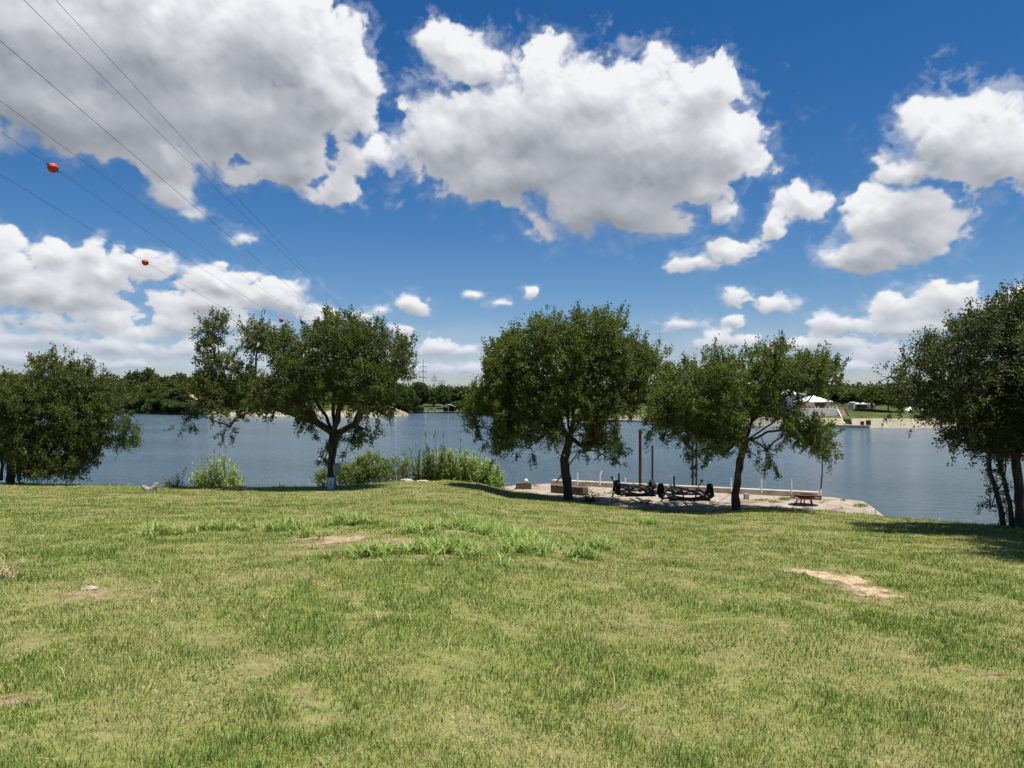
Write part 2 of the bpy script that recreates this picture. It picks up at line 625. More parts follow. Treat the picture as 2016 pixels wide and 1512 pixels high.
M['curb'] = mat('curb_concrete', (0.42, 0.36, 0.29), 0.9, 0.25, 2.0, bump=0.01, detail=7)
M['rust'] = mat('rusty_steel', (0.10, 0.045, 0.028), 0.85, 0.45, 9)
M['dark_steel'] = mat('dark_steel', (0.055, 0.038, 0.034), 0.6, 0.35, 7, metal=0.2)
M['black_paint'] = mat('black_painted_steel', (0.022, 0.022, 0.023), 0.45, 0.3, 12, spec=0.4)
M['tyre'] = mat('tyre_rubber', (0.020, 0.020, 0.021), 0.85, 0.25, 20)
M['rim'] = mat('galvanised_rim', (0.40, 0.41, 0.42), 0.45, 0.2, 20, metal=0.5)
M['white_pipe'] = mat('white_pvc', (0.72, 0.72, 0.70), 0.5, 0.12, 8)
M['white_paint'] = mat('weathered_white', (0.62, 0.62, 0.60), 0.7, 0.25, 9)
M['old_wood'] = mat('old_wood', (0.13, 0.095, 0.07), 0.9, 0.4, 9, bump=0.01, stretch=(1, 1, 3))
M['grey_wood'] = mat('grey_wood', (0.30, 0.28, 0.25), 0.9, 0.35, 9, bump=0.01, stretch=(1, 6, 6))
M['grey_metal'] = mat('grey_galvanised_box', (0.30, 0.30, 0.29), 0.55, 0.2, 8, metal=0.3)
M['black_hole'] = mat('black_slot', (0.01, 0.01, 0.01), 0.9, 0.1, 8)
M['stone'] = mat('limestone', (0.42, 0.37, 0.30), 0.9, 0.3, 5, bump=0.02)
M['orange'] = mat('orange_fibreglass', (0.60, 0.062, 0.022), 0.5, 0.12, 3)
M['wire'] = mat('aluminium_cable', (0.07, 0.075, 0.085), 0.6, 0.1, 3, metal=0.3)
M['pylon'] = mat('pylon_steel', (0.14, 0.17, 0.20), 0.7, 0.1, 1)
M['white_roof'] = mat('white_metal_roof', (0.78, 0.79, 0.80), 0.5, 0.06, 0.6)
M['brick'] = mat('pink_brick', (0.42, 0.29, 0.23), 0.9, 0.2, 3)
M['grey_wall'] = mat('grey_block_wall', (0.66, 0.60, 0.52), 0.9, 0.12, 1.2)
M['dark_glass'] = mat('dark_window', (0.012, 0.014, 0.016), 0.15, 0.3, 1, spec=0.5)
M['beige'] = mat('beige_tank', (0.55, 0.50, 0.40), 0.7, 0.15, 1)
M['terracotta'] = mat('terracotta', (0.34, 0.15, 0.09), 0.9, 0.3, 2)
M['dead_wood'] = mat('bleached_wood', (0.30, 0.26, 0.22), 0.9, 0.3, 12, bump=0.01)


def wall_mat():
    m = bpy.data.materials.new('limestone_block_wall')
    m.use_nodes = True
    g = NG(m.node_tree)
    bs = m.node_tree.nodes['Principled BSDF']
    pos = g.n('ShaderNodeNewGeometry').outputs['Position']
    sep = g.n('ShaderNodeSeparateXYZ')
    g.put(sep.inputs[0], pos)
    br = g.n('ShaderNodeTexBrick')
    g.put(br.inputs['Vector'], g.xyz(sep.outputs[0], sep.outputs[2], 0.0))
    br.inputs['Color1'].default_value = (0.86, 0.72, 0.47, 1)
    br.inputs['Color2'].default_value = (0.74, 0.61, 0.40, 1)
    br.inputs['Mortar'].default_value = (0.55, 0.45, 0.30, 1)
    br.inputs['Scale'].default_value = 1.0
    br.inputs['Mortar Size'].default_value = 0.02
    br.inputs['Brick Width'].default_value = 0.9
    br.inputs['Row Height'].default_value = 0.4
    st = g.ramp(g.noise(g.v('MULTIPLY', pos, (1, 1, 0.5)), 0.8, 6, 0.65), 0.52, 0.75)
    g.put(bs.inputs['Base Color'], g.mix(g.m('MULTIPLY', st, 0.45), br.outputs[0], (0.40, 0.24, 0.15, 1)))
    bs.inputs['Roughness'].default_value = 0.9
    return m


M['block_wall'] = wall_mat()

# ------------------------------------------------------------ the lawn as a height field
_rows = [(-900, 950, 1.40), (0, 950, 1.40), (270, 957, 1.40), (420, 960, 1.40), (655, 958, 1.35), (760, 950, 1.30), (870, 944, 1.25),
         (940, 950, 1.10), (985, 961, 0.80), (1010, 966, 0.64), (1090, 976, 0.64), (1180, 992, 0.64), (1270, 1001, 0.64),
         (1380, 1006, 0.64), (1450, 1000, 0.64), (1520, 999, 0.64), (1600, 1004, 0.64), (1740, 1017, 0.62), (1850, 1026, 0.80),
         (2016, 1036, 0.95), (2700, 1050, 1.0)]
_e = np.array([atz(a, b, c) for a, b, c in _rows])
E_U, E_Y, E_Z = _e[:, 0] / _e[:, 1], _e[:, 1], _e[:, 2]


def lawn_z(X, Y, rough=True):
    X = np.asarray(X, dtype=float)
    Y = np.asarray(Y, dtype=float)
    u = X / np.maximum(Y, 3.0)
    ye = np.interp(u, E_U, E_Y)
    ze = np.interp(u, E_U, E_Z)
    ye = ye + 0.25 * gnoise(X / 1.7, Y * 0 + 3.3, 5) * (u < -.02) + 0.10 * gnoise(X / .6, Y * 0 + 7.3, 6)
    z = 3.4 - (3.4 - ze) / ye * np.clip(Y, 0, None)
    t = np.clip(Y - ye, 0, None)
    z = np.where(t > 0, np.maximum(ze - 0.75 * t - 0.1 * t * t, -1.6), z)
    if rough:
        s = sstep(ye - Y, 0.2, 3.0)
        z = z + s * (0.035 * gnoise(X / 2.3, Y / 2.3, 11) + 0.018 * gnoise(X / 0.7, Y / 0.7, 12)) + 0.05 * s * gnoise(X / 7.0, Y / 7.0, 13)
    return z


def gpt(px, py):
    """point of the lawn seen at a photo pixel"""
    d = ray(px, py)
    Ys = np.linspace(2.0, 45.0, 2200)
    below = EYE + Ys * d[2] / d[1] <= lawn_z(Ys * d[0] / d[1], Ys)
    Y = Ys[np.argmax(below)] if below.any() else float(np.interp(d[0] / d[1], E_U, E_Y))
    p = at(px, py, Y)
    return np.array([p[0], p[1], float(lawn_z(p[0], p[1]))])


# worn patches: (px, py, rx, ry, strength) -> world ellipses
def _ell(lst):
    r = []
    for (px, py, rx, ry, s) in lst:
        c = gpt(px, py)
        Y = c[1]
        h = EYE - c[2]
        r.append((c[0], Y, rx * Y / F, ry * Y * Y / (h * F), s))
    return r


BARE = _ell([(1600, 1127, 60, 15, .95), (1640, 1138, 80, 24, 1.0), (1680, 1154, 56, 30, 1.0), (1650, 1150, 70, 22, 1.0), (1730, 1185, 60, 20, .5), (670, 1062, 90, 20, 0.9), (760, 1068, 50, 14, 0.8), (590, 1092, 60, 9, 0.5), (400, 1096, 40, 10, 0.6),
             (1980, 1335, 70, 18, 0.75), (1890, 1390, 60, 16, .35), (15, 1375, 60, 18, 0.7), (590, 1362, 34, 12, 0.6), (150, 1175, 60, 8, .6), (25, 1220, 50, 12, .6),
             (1350, 1100, 60, 12, .35), (1440, 1180, 120, 22, 0.22), (1270, 1090, 40, 10, .5), (720, 1212, 60, 9, .5), (940, 1290, 70, 20, .35), (1330, 1440, 110, 36, .4),
             (1720, 1265, 70, 18, .4), (360, 1198, 50, 9, .5), (1100, 1485, 60, 22, .45), (930, 1420, 90, 26, .3), (70, 1150, 70, 8, .4)])
LUSH = _ell([(315, 1052, 48, 15, 1), (562, 1042, 45, 12, 1), (690, 1032, 60, 11, 1), (740, 1093, 80, 20, 1), (880, 1088, 100, 26, 1), (960, 1040, 110, 16, 1),
             (1030, 1085, 90, 24, .9), (1180, 1080, 55, 9, .8), (830, 1045, 50, 16, .9), (430, 1042, 60, 8, .35), (620, 1060, 60, 9, .5), (1000, 1060, 120, 22, .6), (1270, 1030, 40, 10, .4), (1145, 1098, 30, 8, .6)])


def ell_field(E, X, Y):
    f = np.zeros(np.shape(X))
    wx = 0.85 * gnoise(X / .8, Y / .9, 21) + 0.65 * gnoise(X / .27, Y / .3, 22) + 0.5 * gnoise(X / .1, Y / .12, 23)
    for (cx, cy, rx, ry, s) in E:
        r = np.sqrt(((X - cx) / rx) ** 2 + ((Y - cy) / ry) ** 2) + wx
        f = np.maximum(f, s * sstep(-r, -1.25, -0.35))
    return f


def fields(X, Y):
    bare = ell_field(BARE, X, Y)
    n = fbm(X / 2.6, Y / 2.6, 5, .55, 31)
    n2 = fbm(X / 0.8, Y / 0.8, 4, .6, 35)
    dry = sstep(n + 0.6 * n2, -0.30, 0.42) * 0.85 + 0.34 * sstep(Y, 12, 30)
    bare = np.maximum(bare, 0.8 * sstep(fbm(X / 1.5 + 40, Y / 1.9, 4, .6, 39), .34, .55))
    bare = np.maximum(bare, 0.42 * sstep(fbm(X / .75 + 13, Y / .95, 5, .62, 77), .14, .34))
    red = sstep(fbm(X / 3.3 + 9, Y / 3.3, 3, .5, 43), 0.12, 0.5)
    return bare, np.clip(dry, 0, 1), red


def ground_mat():
    m = bpy.data.materials.new('lawn_soil')
    m.use_nodes = True
    g = NG(m.node_tree)
    bs = m.node_tree.nodes['Principled BSDF']
    pos = g.n('ShaderNodeNewGeometry').outputs['Position']
    bare = g.n('ShaderNodeAttribute', attribute_name='bare').outputs['Fac']
    dry = g.n('ShaderNodeAttribute', attribute_name='dry').outputs['Fac']
    n1 = g.noise(pos, 9.0, 6, 0.7)
    n2 = g.noise(pos, 45.0, 4, 0.7)
    thatch = g.mix(g.ramp(n2, 0.3, 0.7), (0.12, 0.11, 0.045, 1), (0.36, 0.31, 0.15, 1))
    green = g.mix(g.ramp(n1, 0.35, 0.65), (0.11, 0.145, 0.03, 1), (0.23, 0.26, 0.07, 1))
    base = g.mix(g.m('MULTIPLY_ADD', dry, 0.5, 0.25), green, thatch)
    pale = g.mix(g.ramp(n1, 0.35, 0.65), (0.30, 0.22, 0.13, 1), (0.52, 0.42, 0.27, 1))
    brown = g.mix(g.ramp(n1, 0.35, 0.65), (0.13, 0.085, 0.05, 1), (0.34, 0.25, 0.155, 1))
    soil = g.mix(g.ramp(bare, 0.78, 0.98), brown, pale)
    f = g.ramp(g.m('ADD', bare, g.m('MULTIPLY_ADD', n2, 0.5, -0.25)), 0.20, 0.80)
    g.put(bs.inputs['Base Color'], g.mix(f, base, soil))
    bs.inputs['Roughness'].default_value = 1.0
    bs.inputs['Specular IOR Level'].default_value = 0.05
    bp = g.n('ShaderNodeBump')
    bp.inputs['Strength'].default_value = 0.7
    bp.inputs['Distance'].default_value = 0.02
    g.put(bp.inputs['Height'], n2)
    g.put(bs.inputs['Normal'], bp.outputs[0])
    return m


def build_lawn():
    xs = np.concatenate([np.arange(-90, -26, 1.0), np.arange(-26, -8, 0.25), np.arange(-8, 8, 0.1), np.arange(8, 26, 0.25), np.arange(26, 91, 1.0)])
    ys = np.concatenate([np.arange(-60, 1.5, 1.5), np.arange(1.5, 12, 0.1), np.arange(12, 45, 0.2)])
    X, Y = np.meshgrid(xs, ys)
    Z = lawn_z(X, Y)
    b, d, r = fields(X, Y)
    rr, c = X.shape
    idx = np.arange(rr * c).reshape(rr, c)
    q = np.stack([idx[:-1, :-1], idx[:-1, 1:], idx[1:, 1:], idx[1:, :-1]], -1).reshape(-1, 4)
    o = np_obj('lawn', np.stack([X, Y, Z], -1).reshape(-1, 3), q, ground_mat(), attrs={'bare': b.ravel(), 'dry': d.ravel()}, smooth=True)
    o['kind'] = 'structure'


def grass_mat():
    m = bpy.data.materials.new('grass_blades')
    m.use_nodes = True
    g = NG(m.node_tree)
    bs = m.node_tree.nodes['Principled BSDF']
    out = m.node_tree.nodes['Material Output']
    t = g.n('ShaderNodeAttribute', attribute_name='tone').outputs['Fac']
    cr = g.n('ShaderNodeValToRGB')
    g.put(cr.inputs[0], t)
    e = cr.color_ramp.elements
    e[0].position = 0.0
    e[0].color = (0.075, 0.150, 0.020, 1)
    e[1].position = 1.0
    e[1].color = (0.62, 0.49, 0.27, 1)
    for p, cc in ((0.28, (0.140, 0.240, 0.034, 1)), (0.5, (0.255, 0.305, 0.066, 1)), (0.75, (0.44, 0.38, 0.150, 1))):
        x = e.new(p)
        x.color = cc
    vl = g.n('ShaderNodeAttribute', attribute_name='val').outputs['Fac']
    gc = g.v('SCALE', cr.outputs[0], s=vl)
    g.put(bs.inputs['Base Color'], gc)
    bs.inputs['Roughness'].default_value = 0.6
    bs.inputs['Specular IOR Level'].default_value = 0.25
    tl = g.n('ShaderNodeBsdfTranslucent')
    g.put(tl.inputs[0], gc)
    mx = g.n('ShaderNodeMixShader')
    mx.inputs[0].default_value = 0.3
    g.put(mx.inputs[1], bs.outputs[0])
    g.put(mx.inputs[2], tl.outputs[0])
    g.put(out.inputs[0], mx.outputs[0])
    return m


M['grass'] = grass_mat()


def blades(X, Y, Z, h, w, lean, tone, rng):
    """one bent blade per root: 5 vertices, a quad and a triangle"""
    n = len(X)
    a = rng.uniform(0, 2 * np.pi, n)
    b = rng.uniform(0, 2 * np.pi, n)
    dx, dy = np.cos(a) * lean * h, np.sin(a) * lean * h
    sx, sy = np.cos(b) * w / 2, np.sin(b) * w / 2
    root = np.stack([X, Y, Z - 0.01], -1)
    side = np.stack([sx, sy, 0 * sx], -1)
    mid = root + np.stack([dx * 0.35, dy * 0.35, h * 0.62], -1)
    tip = root + np.stack([dx, dy, h * np.sqrt(np.clip(1 - 0.45 * lean ** 2, 0.15, 1))], -1)
    v = np.stack([root - side, root + side, mid + side * 0.8, mid - side * 0.8, tip], 1).reshape(-1, 3)
    i = np.arange(n)[:, None] * 5
    q = i + np.array([[0, 1, 2, 3]])
    t = i + np.array([[3, 2, 4]])
    return v, q, t, np.repeat(tone, 5)


def build_grass():
    rng = np.random.RandomState(4)
    N = GRASS_N
    Yg = np.linspace(1.2, 38, 2000)
    dens = np.minimum(1.0, (4.0 / Yg) ** 1.55) * (0.74 * Yg + 4.2) * np.where(Yg < 2.6, .5, 1)
    cdf = np.cumsum(dens)
    cdf /= cdf[-1]
    Y = np.interp(rng.rand(N), cdf, Yg)
    X = rng.uniform(-1, 1, N) * (0.74 * Y + 4.2)
    u = X / np.maximum(Y, 3.0)
    ye = np.interp(u, E_U, E_Y)
    bare, dry, red = fields(X, Y)
    lush = ell_field(LUSH, X, Y)
    keep = (Y < ye + 0.35) & (rng.rand(N) > bare * 0.62)
    tn = fbm(X / 1.1, Y / 1.1, 4, .6, 51)
    X, Y, dry, red, tn, lush, bare = [q[keep] for q in (X, Y, dry, red, tn, lush, bare)]
    n = len(X)
    Z = lawn_z(X, Y)
    fn = fbm(X / 0.28, Y / 0.28, 3, .6, 61)
    h = (0.022 + 0.048 * rng.rand(n) ** 1.7) * (0.8 + 0.45 * sstep(tn, -0.35, 0.4) + 0.35 * sstep(fn, -.2, .5)) * (1 - 0.4 * bare) * (1.1 - 0.25 * dry)
    edge = sstep(Y - np.interp(X / Y, E_U, E_Y), -1.3, 0.0)
    h = h * (1 + edge * 2.2 * rng.rand(n) ** 2 * sstep(gnoise(X / .5, Y * 0, 8), -.3, .4))
    stalk = rng.rand(n) < 0.012
    h[stalk] *= 2.1
    far = np.clip(Y / 4.0, 1, 9)
    w = (0.0024 + 0.0022 * rng.rand(n)) * far ** 0.62
    h = h * far ** 0.10
    tone = 0.21 + 0.23 * dry + 0.17 * rng.randn(n) + 0.35 * (rng.rand(n) < 0.14) * (0.4 + dry) - 0.10 * tn - 0.22 * fn + 0.2 * bare
    tone[stalk] += 0.4
    # flat dark broad-leaved weeds between the blades
    wd = fbm(X / 1.3 + 70, Y / 1.3, 4, .6, 66)
    weed = (rng.rand(n) < 0.8 * sstep(wd, 0.08, 0.32)) & (rng.rand(n) < .55)
    h[weed] *= 0.55
    tone[weed] = 0.02 + 0.16 * rng.rand(int(weed.sum()))
    lean = np.clip(0.25 + 0.45 * rng.rand(n) + 0.6 * (tone > 0.7), 0, 1.2)
    # low brownish dead growth in hand-sized to metre-sized spots
    bf = fbm(X / .75 + 13, Y / .95, 5, .62, 77)
    brown = (rng.rand(n) < .85 * sstep(bf, .03, .22)).astype(float)
    bi = brown > 0
    tone[bi] = .56 + .30 * rng.rand(int(bi.sum())) * 1.2
    h[bi] *= .6
    litter = rng.rand(n) < bare * 0.8
    h[litter] *= 0.5
    lean[litter] = 1.35
    tone[litter] = 0.62 + 0.38 * rng.rand(int(litter.sum()))
    w[weed] *= 2.1
    lean[weed] = 1.1
    v, q, t, tt = blades(X, Y, Z, h, w, lean, np.clip(tone, 0, 1), rng)
    o = np_obj('grass', v, [q, t], M['grass'], attrs={'tone': tt, 'val': np.repeat(np.clip(1.04 + 0.36 * rng.randn(n), .4, 2.0) * (1 - .58 * brown), 5)})
    tag(o, kind='stuff')
    print('blades', n)
    # coarse bright-green clumps standing above the lawn
    V, Q, A, k = [], [], [], 0
    for (cx, cy, rx, ry, s) in LUSH:
        nt = int(np.clip(rx * ry * 95 * s, 30, 900))
        for _ in range(nt):
            r = abs(rng.randn()) * .5 + .25 * rng.rand()
            an = rng.rand() * 6.283
            x0, y0 = cx + rx * r * math.cos(an) * 1.05, cy + ry * r * math.sin(an) * 1.05
            if rng.rand() < ell_field(BARE, np.array([x0]), np.array([y0]))[0]:
                continue
            z0 = float(lawn_z(x0, y0))
            for _b in range(rng.randint(7, 13)):
                L = rng.uniform(0.12, 0.40) * max(1.1 - 0.4 * r, .4)
                a = rng.rand() * 6.283
                le = rng.uniform(0.25, 0.95)
                ts = np.array([0, .35, .7, 1.0])
                xx = x0 + rng.randn() * .03 + math.cos(a) * le * L * ts ** 1.5
                yy = y0 + rng.randn() * .03 + math.sin(a) * le * L * ts ** 1.5
                zz = z0 + L * (ts * 0.9 - 0.45 * le * ts ** 2.4)
                ww = np.array([.5, 1, .8, .12]) * 0.010
                px_, py_ = -math.sin(a) * ww, math.cos(a) * ww
                vv = np.stack([np.stack([xx - px_, yy - py_, zz], -1), np.stack([xx + px_, yy + py_, zz], -1)], 1).reshape(-1, 3)
                V.append(vv)
                for j in range(3):
                    Q.append([k + 2 * j, k + 2 * j + 1, k + 2 * j + 3, k + 2 * j + 2])
                A.append(np.full(8, np.clip(0.25 + 0.75 * rng.rand(), 0, 1)))
                k += 8
    o = np_obj('tall_grass', np.concatenate(V), np.array(Q), M['lush'], attrs={'tone': np.concatenate(A)})
    tag(o, kind='stuff')


M['lush'] = leaf_mat('lush_grass', (0.10, 0.17, 0.035), (0.42, 0.50, 0.16), (0.36, 0.48, 0.10), 0.35, rough=0.5)


def build_water():
    m = bpy.data.materials.new('lake_water')
    m.use_nodes = True
    g = NG(m.node_tree)
    bs = m.node_tree.nodes['Principled BSDF']
    bs.inputs['Base Color'].default_value = (0.072, 0.122, 0.165, 1)
    bs.inputs['Roughness'].default_value = 0.12
    bs.inputs['IOR'].default_value = 1.33
    pos = g.n('ShaderNodeNewGeometry').outputs['Position']
    a = g.noise(g.v('MULTIPLY', pos, (0.42, 1.30, 1)), 1.6, 6, 0.62, dist=0.3)
    b = g.noise(g.v('MULTIPLY', pos, (0.10, 0.22, 1)), 0.9, 3, 0.5)
    c = g.noise(g.v('MULTIPLY', pos, (0.012, 0.03, 1)), 1.0, 3, 0.5)
    amp = g.m('MULTIPLY_ADD', g.ramp(c, 0.35, 0.65), 0.8, 0.6)
    hgt = g.m('ADD', g.m('MULTIPLY', g.m('MULTIPLY', a, amp), 0.62), g.m('MULTIPLY', b, 0.5))
    bp = g.n('ShaderNodeBump')
    bp.inputs['Strength'].default_value = 1.0
    bp.inputs['Distance'].default_value = 1.0
    g.put(bp.inputs['Height'], hgt)
    g.put(bs.inputs['Normal'], bp.outputs[0])
    s = 3600
    v = [(-s, -20, 0), (s, -20, 0), (s, s, 0), (-s, s, 0)]
    o = np_obj('lake_water', v, np.array([[0, 1, 2, 3]]), m)
    o['kind'] = 'structure'


# ------------------------------------------------------------ far shore: shoreline distance and rise per photo column
_sh = np.array([(-1400, 290, .3, 2, 5, 6), (-200, 300, .3, 2, 5, 6), (0, 303, .3, 2, 5, 6), (270, 303, .3, 2, 5, 6), (380, 276, 1.0, 3, 6, 6), (400, 262, 1.75, 3.2, 5, 5),
                (560, 258, 1.75, 4.2, 5.5, 6), (770, 252, 1.75, 3.9, 5, 6), (798, 262, .6, 1.6, 4, 6), (815, 320, .4, 1.0, 3, 6), (900, 330, .4, 1.0, 3, 6), (940, 300, .5, 1.2, 3, 6),
                (1000, 230, .9, 2.2, 4, 5.5), (1100, 205, 1.3, 2.4, 4, 5), (1270, 190, 1.3, 2.4, 4, 5), (1450, 160, 1.5, 2.8, 4.2, 5), (1600, 150, 1.6, 3.0, 4.0, 5),
                (1700, 146, 1.6, 3.4, 4.0, 5), (2016, 138, 1.6, 3.4, 4.2, 5), (2400, 132, 1.6, 3.4, 4.2, 5), (3600, 125, 1.6, 3.4, 4.2, 5)], dtype=float)
S_U = (_sh[:, 0] - 1008) / F


def shore(px, t=0.0):
    """world point t metres behind the far shoreline in photo column px (z = land height)"""
    u = (px - 1008) / F
    Ys = np.interp(u, S_U, _sh[:, 1])
    Y = Ys + t
    return np.array([u * Y, Y, float(far_z(u, t))])


def far_z(u, t):
    z0, z1, z2, z3 = [np.interp(u, S_U, _sh[:, i]) for i in (2, 3, 4, 5)]
    t = np.asarray(t, dtype=float)
    z = np.where(t < 0, -1.5, np.where(t < 15, z0 + (z1 - z0) * t / 15, np.where(t < 60, z1 + (z2 - z1) * (t - 15) / 45, z2 + (z3 - z2) * np.clip((t - 60) / 150, 0, 1))))
    return z


def build_far_shore():
    us = np.concatenate([np.linspace(-1.6, -0.75, 30), np.linspace(-0.75, 0.75, 400), np.linspace(0.75, 1.7, 30)])
    ts = np.array([-0.6, -0.3, 0.001, 2, 5, 8, 11, 15, 20, 28, 38, 50, 60, 80, 110, 150, 210, 400, 900, 2500])
    U, T = np.meshgrid(us, ts)
    Ys = np.interp(U, S_U, _sh[:, 1])
    Y = Ys + T
    X = U * Y
    Z = far_z(U, np.where(T <= -0.3, -1, T))
    Z = np.where((T > 0.5), Z + 0.12 * gnoise(X / 5, Y / 5, 71), Z)
    r, c = X.shape
    idx = np.arange(r * c).reshape(r, c)
    q = np.stack([idx[:-1, :-1], idx[:-1, 1:], idx[1:, 1:], idx[1:, :-1]], -1).reshape(-1, 4)
    m = mat('far_bank_grass', (0.055, 0.078, 0.022), 1.0, 0.3, 0.35, col2=(0.095, 0.11, 0.038), spec=0.05)
    o = np_obj('far_bank', np.stack([X, Y, Z], -1).reshape(-1, 3), q, m, smooth=False)
    o['kind'] = 'structure'


# ------------------------------------------------------------ foliage
def unit(a):
    return a / (np.linalg.norm(a, axis=-1, keepdims=True) + 1e-9)


def leaf_cards(C, D, n_per, length, spread, ll, lw, rng, droop=0.0):
    """C cluster roots, D twig directions -> rhombic leaves scattered along each twig"""
    N = len(C)
    s = rng.rand(N, n_per, 1)
    L = length * rng.uniform(0.6, 1.3, (N, 1, 1))
    P = C[:, None, :] + D[:, None, :] * s * L + rng.randn(N, n_per, 3) * spread * (0.5 + 0.8 * s)
    P[..., 2] -= droop * s[..., 0] ** 2
    ax = unit(D[:, None, :] * 0.7 + rng.randn(N, n_per, 3) * 0.75)
    sd = unit(np.cross(ax, unit(rng.randn(N, n_per, 3) + np.array([0, 0, 0.9]))))
    k = rng.uniform(0.65, 1.25, (N, n_per, 1))
    a = P
    b = P + ax * ll * 0.5 * k + sd * lw * 0.5 * k
    c = P + ax * ll * k
    d = P + ax * ll * 0.5 * k - sd * lw * 0.5 * k
    v = np.stack([a, b, c, d], 2).reshape(-1, 3)
    q = np.arange(N * n_per * 4).reshape(-1, 4)
    base = rng.rand(N, 1) * 0.5 + rng.rand(N, n_per) * 0.5
    tone = np.repeat(base.reshape(-1), 4)
    return v, q, tone


def make_tree(name, label, base, trunk, lobes, leafmat, seed, R=None, group=None, cat='tree', leaf=0.10, dens=1.0, limbs=(), extra_trunks=(), r0=0.2, bark='bark', low=0.0, yb=0.0):
    """trunk: list of (px,py,radius) from base to fork; lobes: (px,py,rx,ry[,density]) in photo pixels at the tree's distance"""
    rng = np.random.RandomState(seed)
    Y0 = base[1]
    root = thing(name, base, label, cat, group)
    mpp = Y0 / F
    tr = np.array([at(px, py, Y0) for px, py, r in trunk])
    tr[0, 2] = min(tr[0, 2], base[2]) - 0.15
    trr = [r for *_, r in trunk]
    xs = np.array([l[0] for l in lobes]) * 1.0
    cx = trunk[-1][0]
    if R is None:
        R = max(abs(xs - cx).max() * mpp, 1.5)
    # foliage puffs in 3D
    LC, LR, LD = [], [], []
    for l in lobes:
        px, py, rx, ry = l[:4]
        dn = l[4] if len(l) > 4 else 1.0
        dx = (px - cx) * mpp
        dep = math.sqrt(max(R * R - dx * dx, 0.12 * R * R)) * 0.62
        nl = 3 if dep > 1.6 else 2
        for k in range(nl):
            off = dep * ((k + 0.5) / nl * 2 - 1) * rng.uniform(0.75, 1.15)
            if dn < 0.8 and k:
                continue
            if dn < 0.8:
                off = rng.uniform(-.4, .4) * dep
            off += yb + (l[5] if len(l) > 5 else 0)
            c = at(px + rng.randn() * rx * 0.12, py + rng.randn() * ry * 0.12, Y0 + off)
            sc = rng.uniform(0.82, 1.0) if k != nl // 2 else 1.0
            LC.append(c)
            sh_ = 0.17
            LR.append((max(rx * mpp - sh_, .14) * sc, max(0.5 * (rx + ry) * mpp, dep / nl * 0.85) * sc, max(ry * mpp - sh_, .14) * sc))
            LD.append(dn)
    LC = np.array(LC)
    LR = np.array(LR)
    # skeleton: seed chains (trunk + hand placed limbs), then each puff reaches the nearest wood
    P, par = [], []

    def chain(pts, parent):
        for p in pts:
            P.append(np.array(p, dtype=float))
            par.append(parent)
            parent = len(P) - 1
        return parent

    def dense(pts, step=0.3):
        out = [pts[0]]
        for a, b in zip(pts[:-1], pts[1:]):
            k = max(1, int(np.linalg.norm(np.subtract(b, a)) / step))
            for i in range(1, k + 1):
                out.append(np.array(a) + (np.array(b) - np.array(a)) * i / k)
        return out
    fork = chain([tr[-1]], -1)
    for lb in limbs:
        pts = [at(px, py, Y0 + oy) for px, py, oy in lb]
        pts = dense([P[fork]] + pts)[1:]
        pts = [p + rng.randn(3) * 0.035 for p in pts]
        chain(pts, fork)
    order = np.argsort(np.linalg.norm(LC - P[fork], axis=1))
    tips = []
    for i in order:
        Pa = np.array(P)
        d = np.linalg.norm(Pa - LC[i], axis=1) + 0.25 * np.linalg.norm(Pa - P[fork], axis=1) + 0.6 * np.clip(Pa[:, 2] - LC[i][2], 0, None)
        j = int(np.argmin(d))
        a, b = Pa[j], LC[i]
        n = max(2, int(np.linalg.norm(b - a) / 0.32))
        bow = np.array([0, 0, 1.0]) * np.linalg.norm(b - a) * 0.10
        pts = [a + (b - a) * s + bow * math.sin(s * math.pi) + rng.randn(3) * 0.06 * (s < .99) for s in np.arange(1, n + 1) / n]
        tips.append((i, chain(pts, j)))
    # twig clusters
    CC, CD, W = [], [], []
    for i, tip in tips:
        rr = LR[i]
        area = (rr[0] * rr[2] + rr[0] * rr[1] + rr[1] * rr[2])
        k = int(max(6, 74 * area * LD[i] * dens))
        g = unit(rng.randn(k, 3))
        rad = rng.uniform(0.15, 1.0, (k, 1)) ** 0.5
        c = LC[i] + g * rad * rr
        dr = unit(g * 0.8 + np.array([0, 0, 0.55]) + rng.randn(k, 3) * 0.35)
        lowm = (g[:, 2] < -0.25) & (rng.rand(k) < 0.7)
        dr[lowm, 2] = -np.abs(dr[lowm, 2]) - 0.2
        # a few leafy shoots leave the puff so that the outline is ragged
        sh = rng.rand(k) < 0.10
        c[sh] += dr[sh] * 0.22
        CC.append(c)
        CD.append(unit(dr))
        # feathery shoots: up from the top of a puff, hanging from its underside
        ns = int(3 + 5 * min(rr[0], 1.2))
        gs = unit(rng.randn(ns, 3) * np.array([1, 1, .6]) + np.array([0, 0, .55 if rng.rand() < .75 else -.8]))
        b0 = LC[i] + gs * rr * .82
        ds = unit(gs * .5 + np.sign(gs[:, 2:3]) * np.array([0, 0, .9]) + rng.randn(ns, 3) * .2)
        for st_ in range(1, 4):
            ln = rng.uniform(.55, 1.0, (ns, 1)) * .17
            CC.append(b0 + ds * st_ * ln)
            CD.append(ds)
        m = min(k, 12)
        W.append((P[tip], np.concatenate([c[:m], b0]), tip))
    C = np.concatenate(CC)
    D = np.concatenate(CD)
    z = lawn_z(C[:, 0], C[:, 1]) + 0.1
    gap = gnoise(C[:, 0] / .62 + .5 * C[:, 2] + seed, C[:, 2] / .5 - .6 * C[:, 1], seed) + .5 * gnoise(C[:, 1] / .35 + C[:, 2] / .6, C[:, 0] / .35, seed + 1)
    keep = (C[:, 2] > np.maximum(z, 0.1)) & (gap > -.27)
    C, D = C[keep], D[keep]
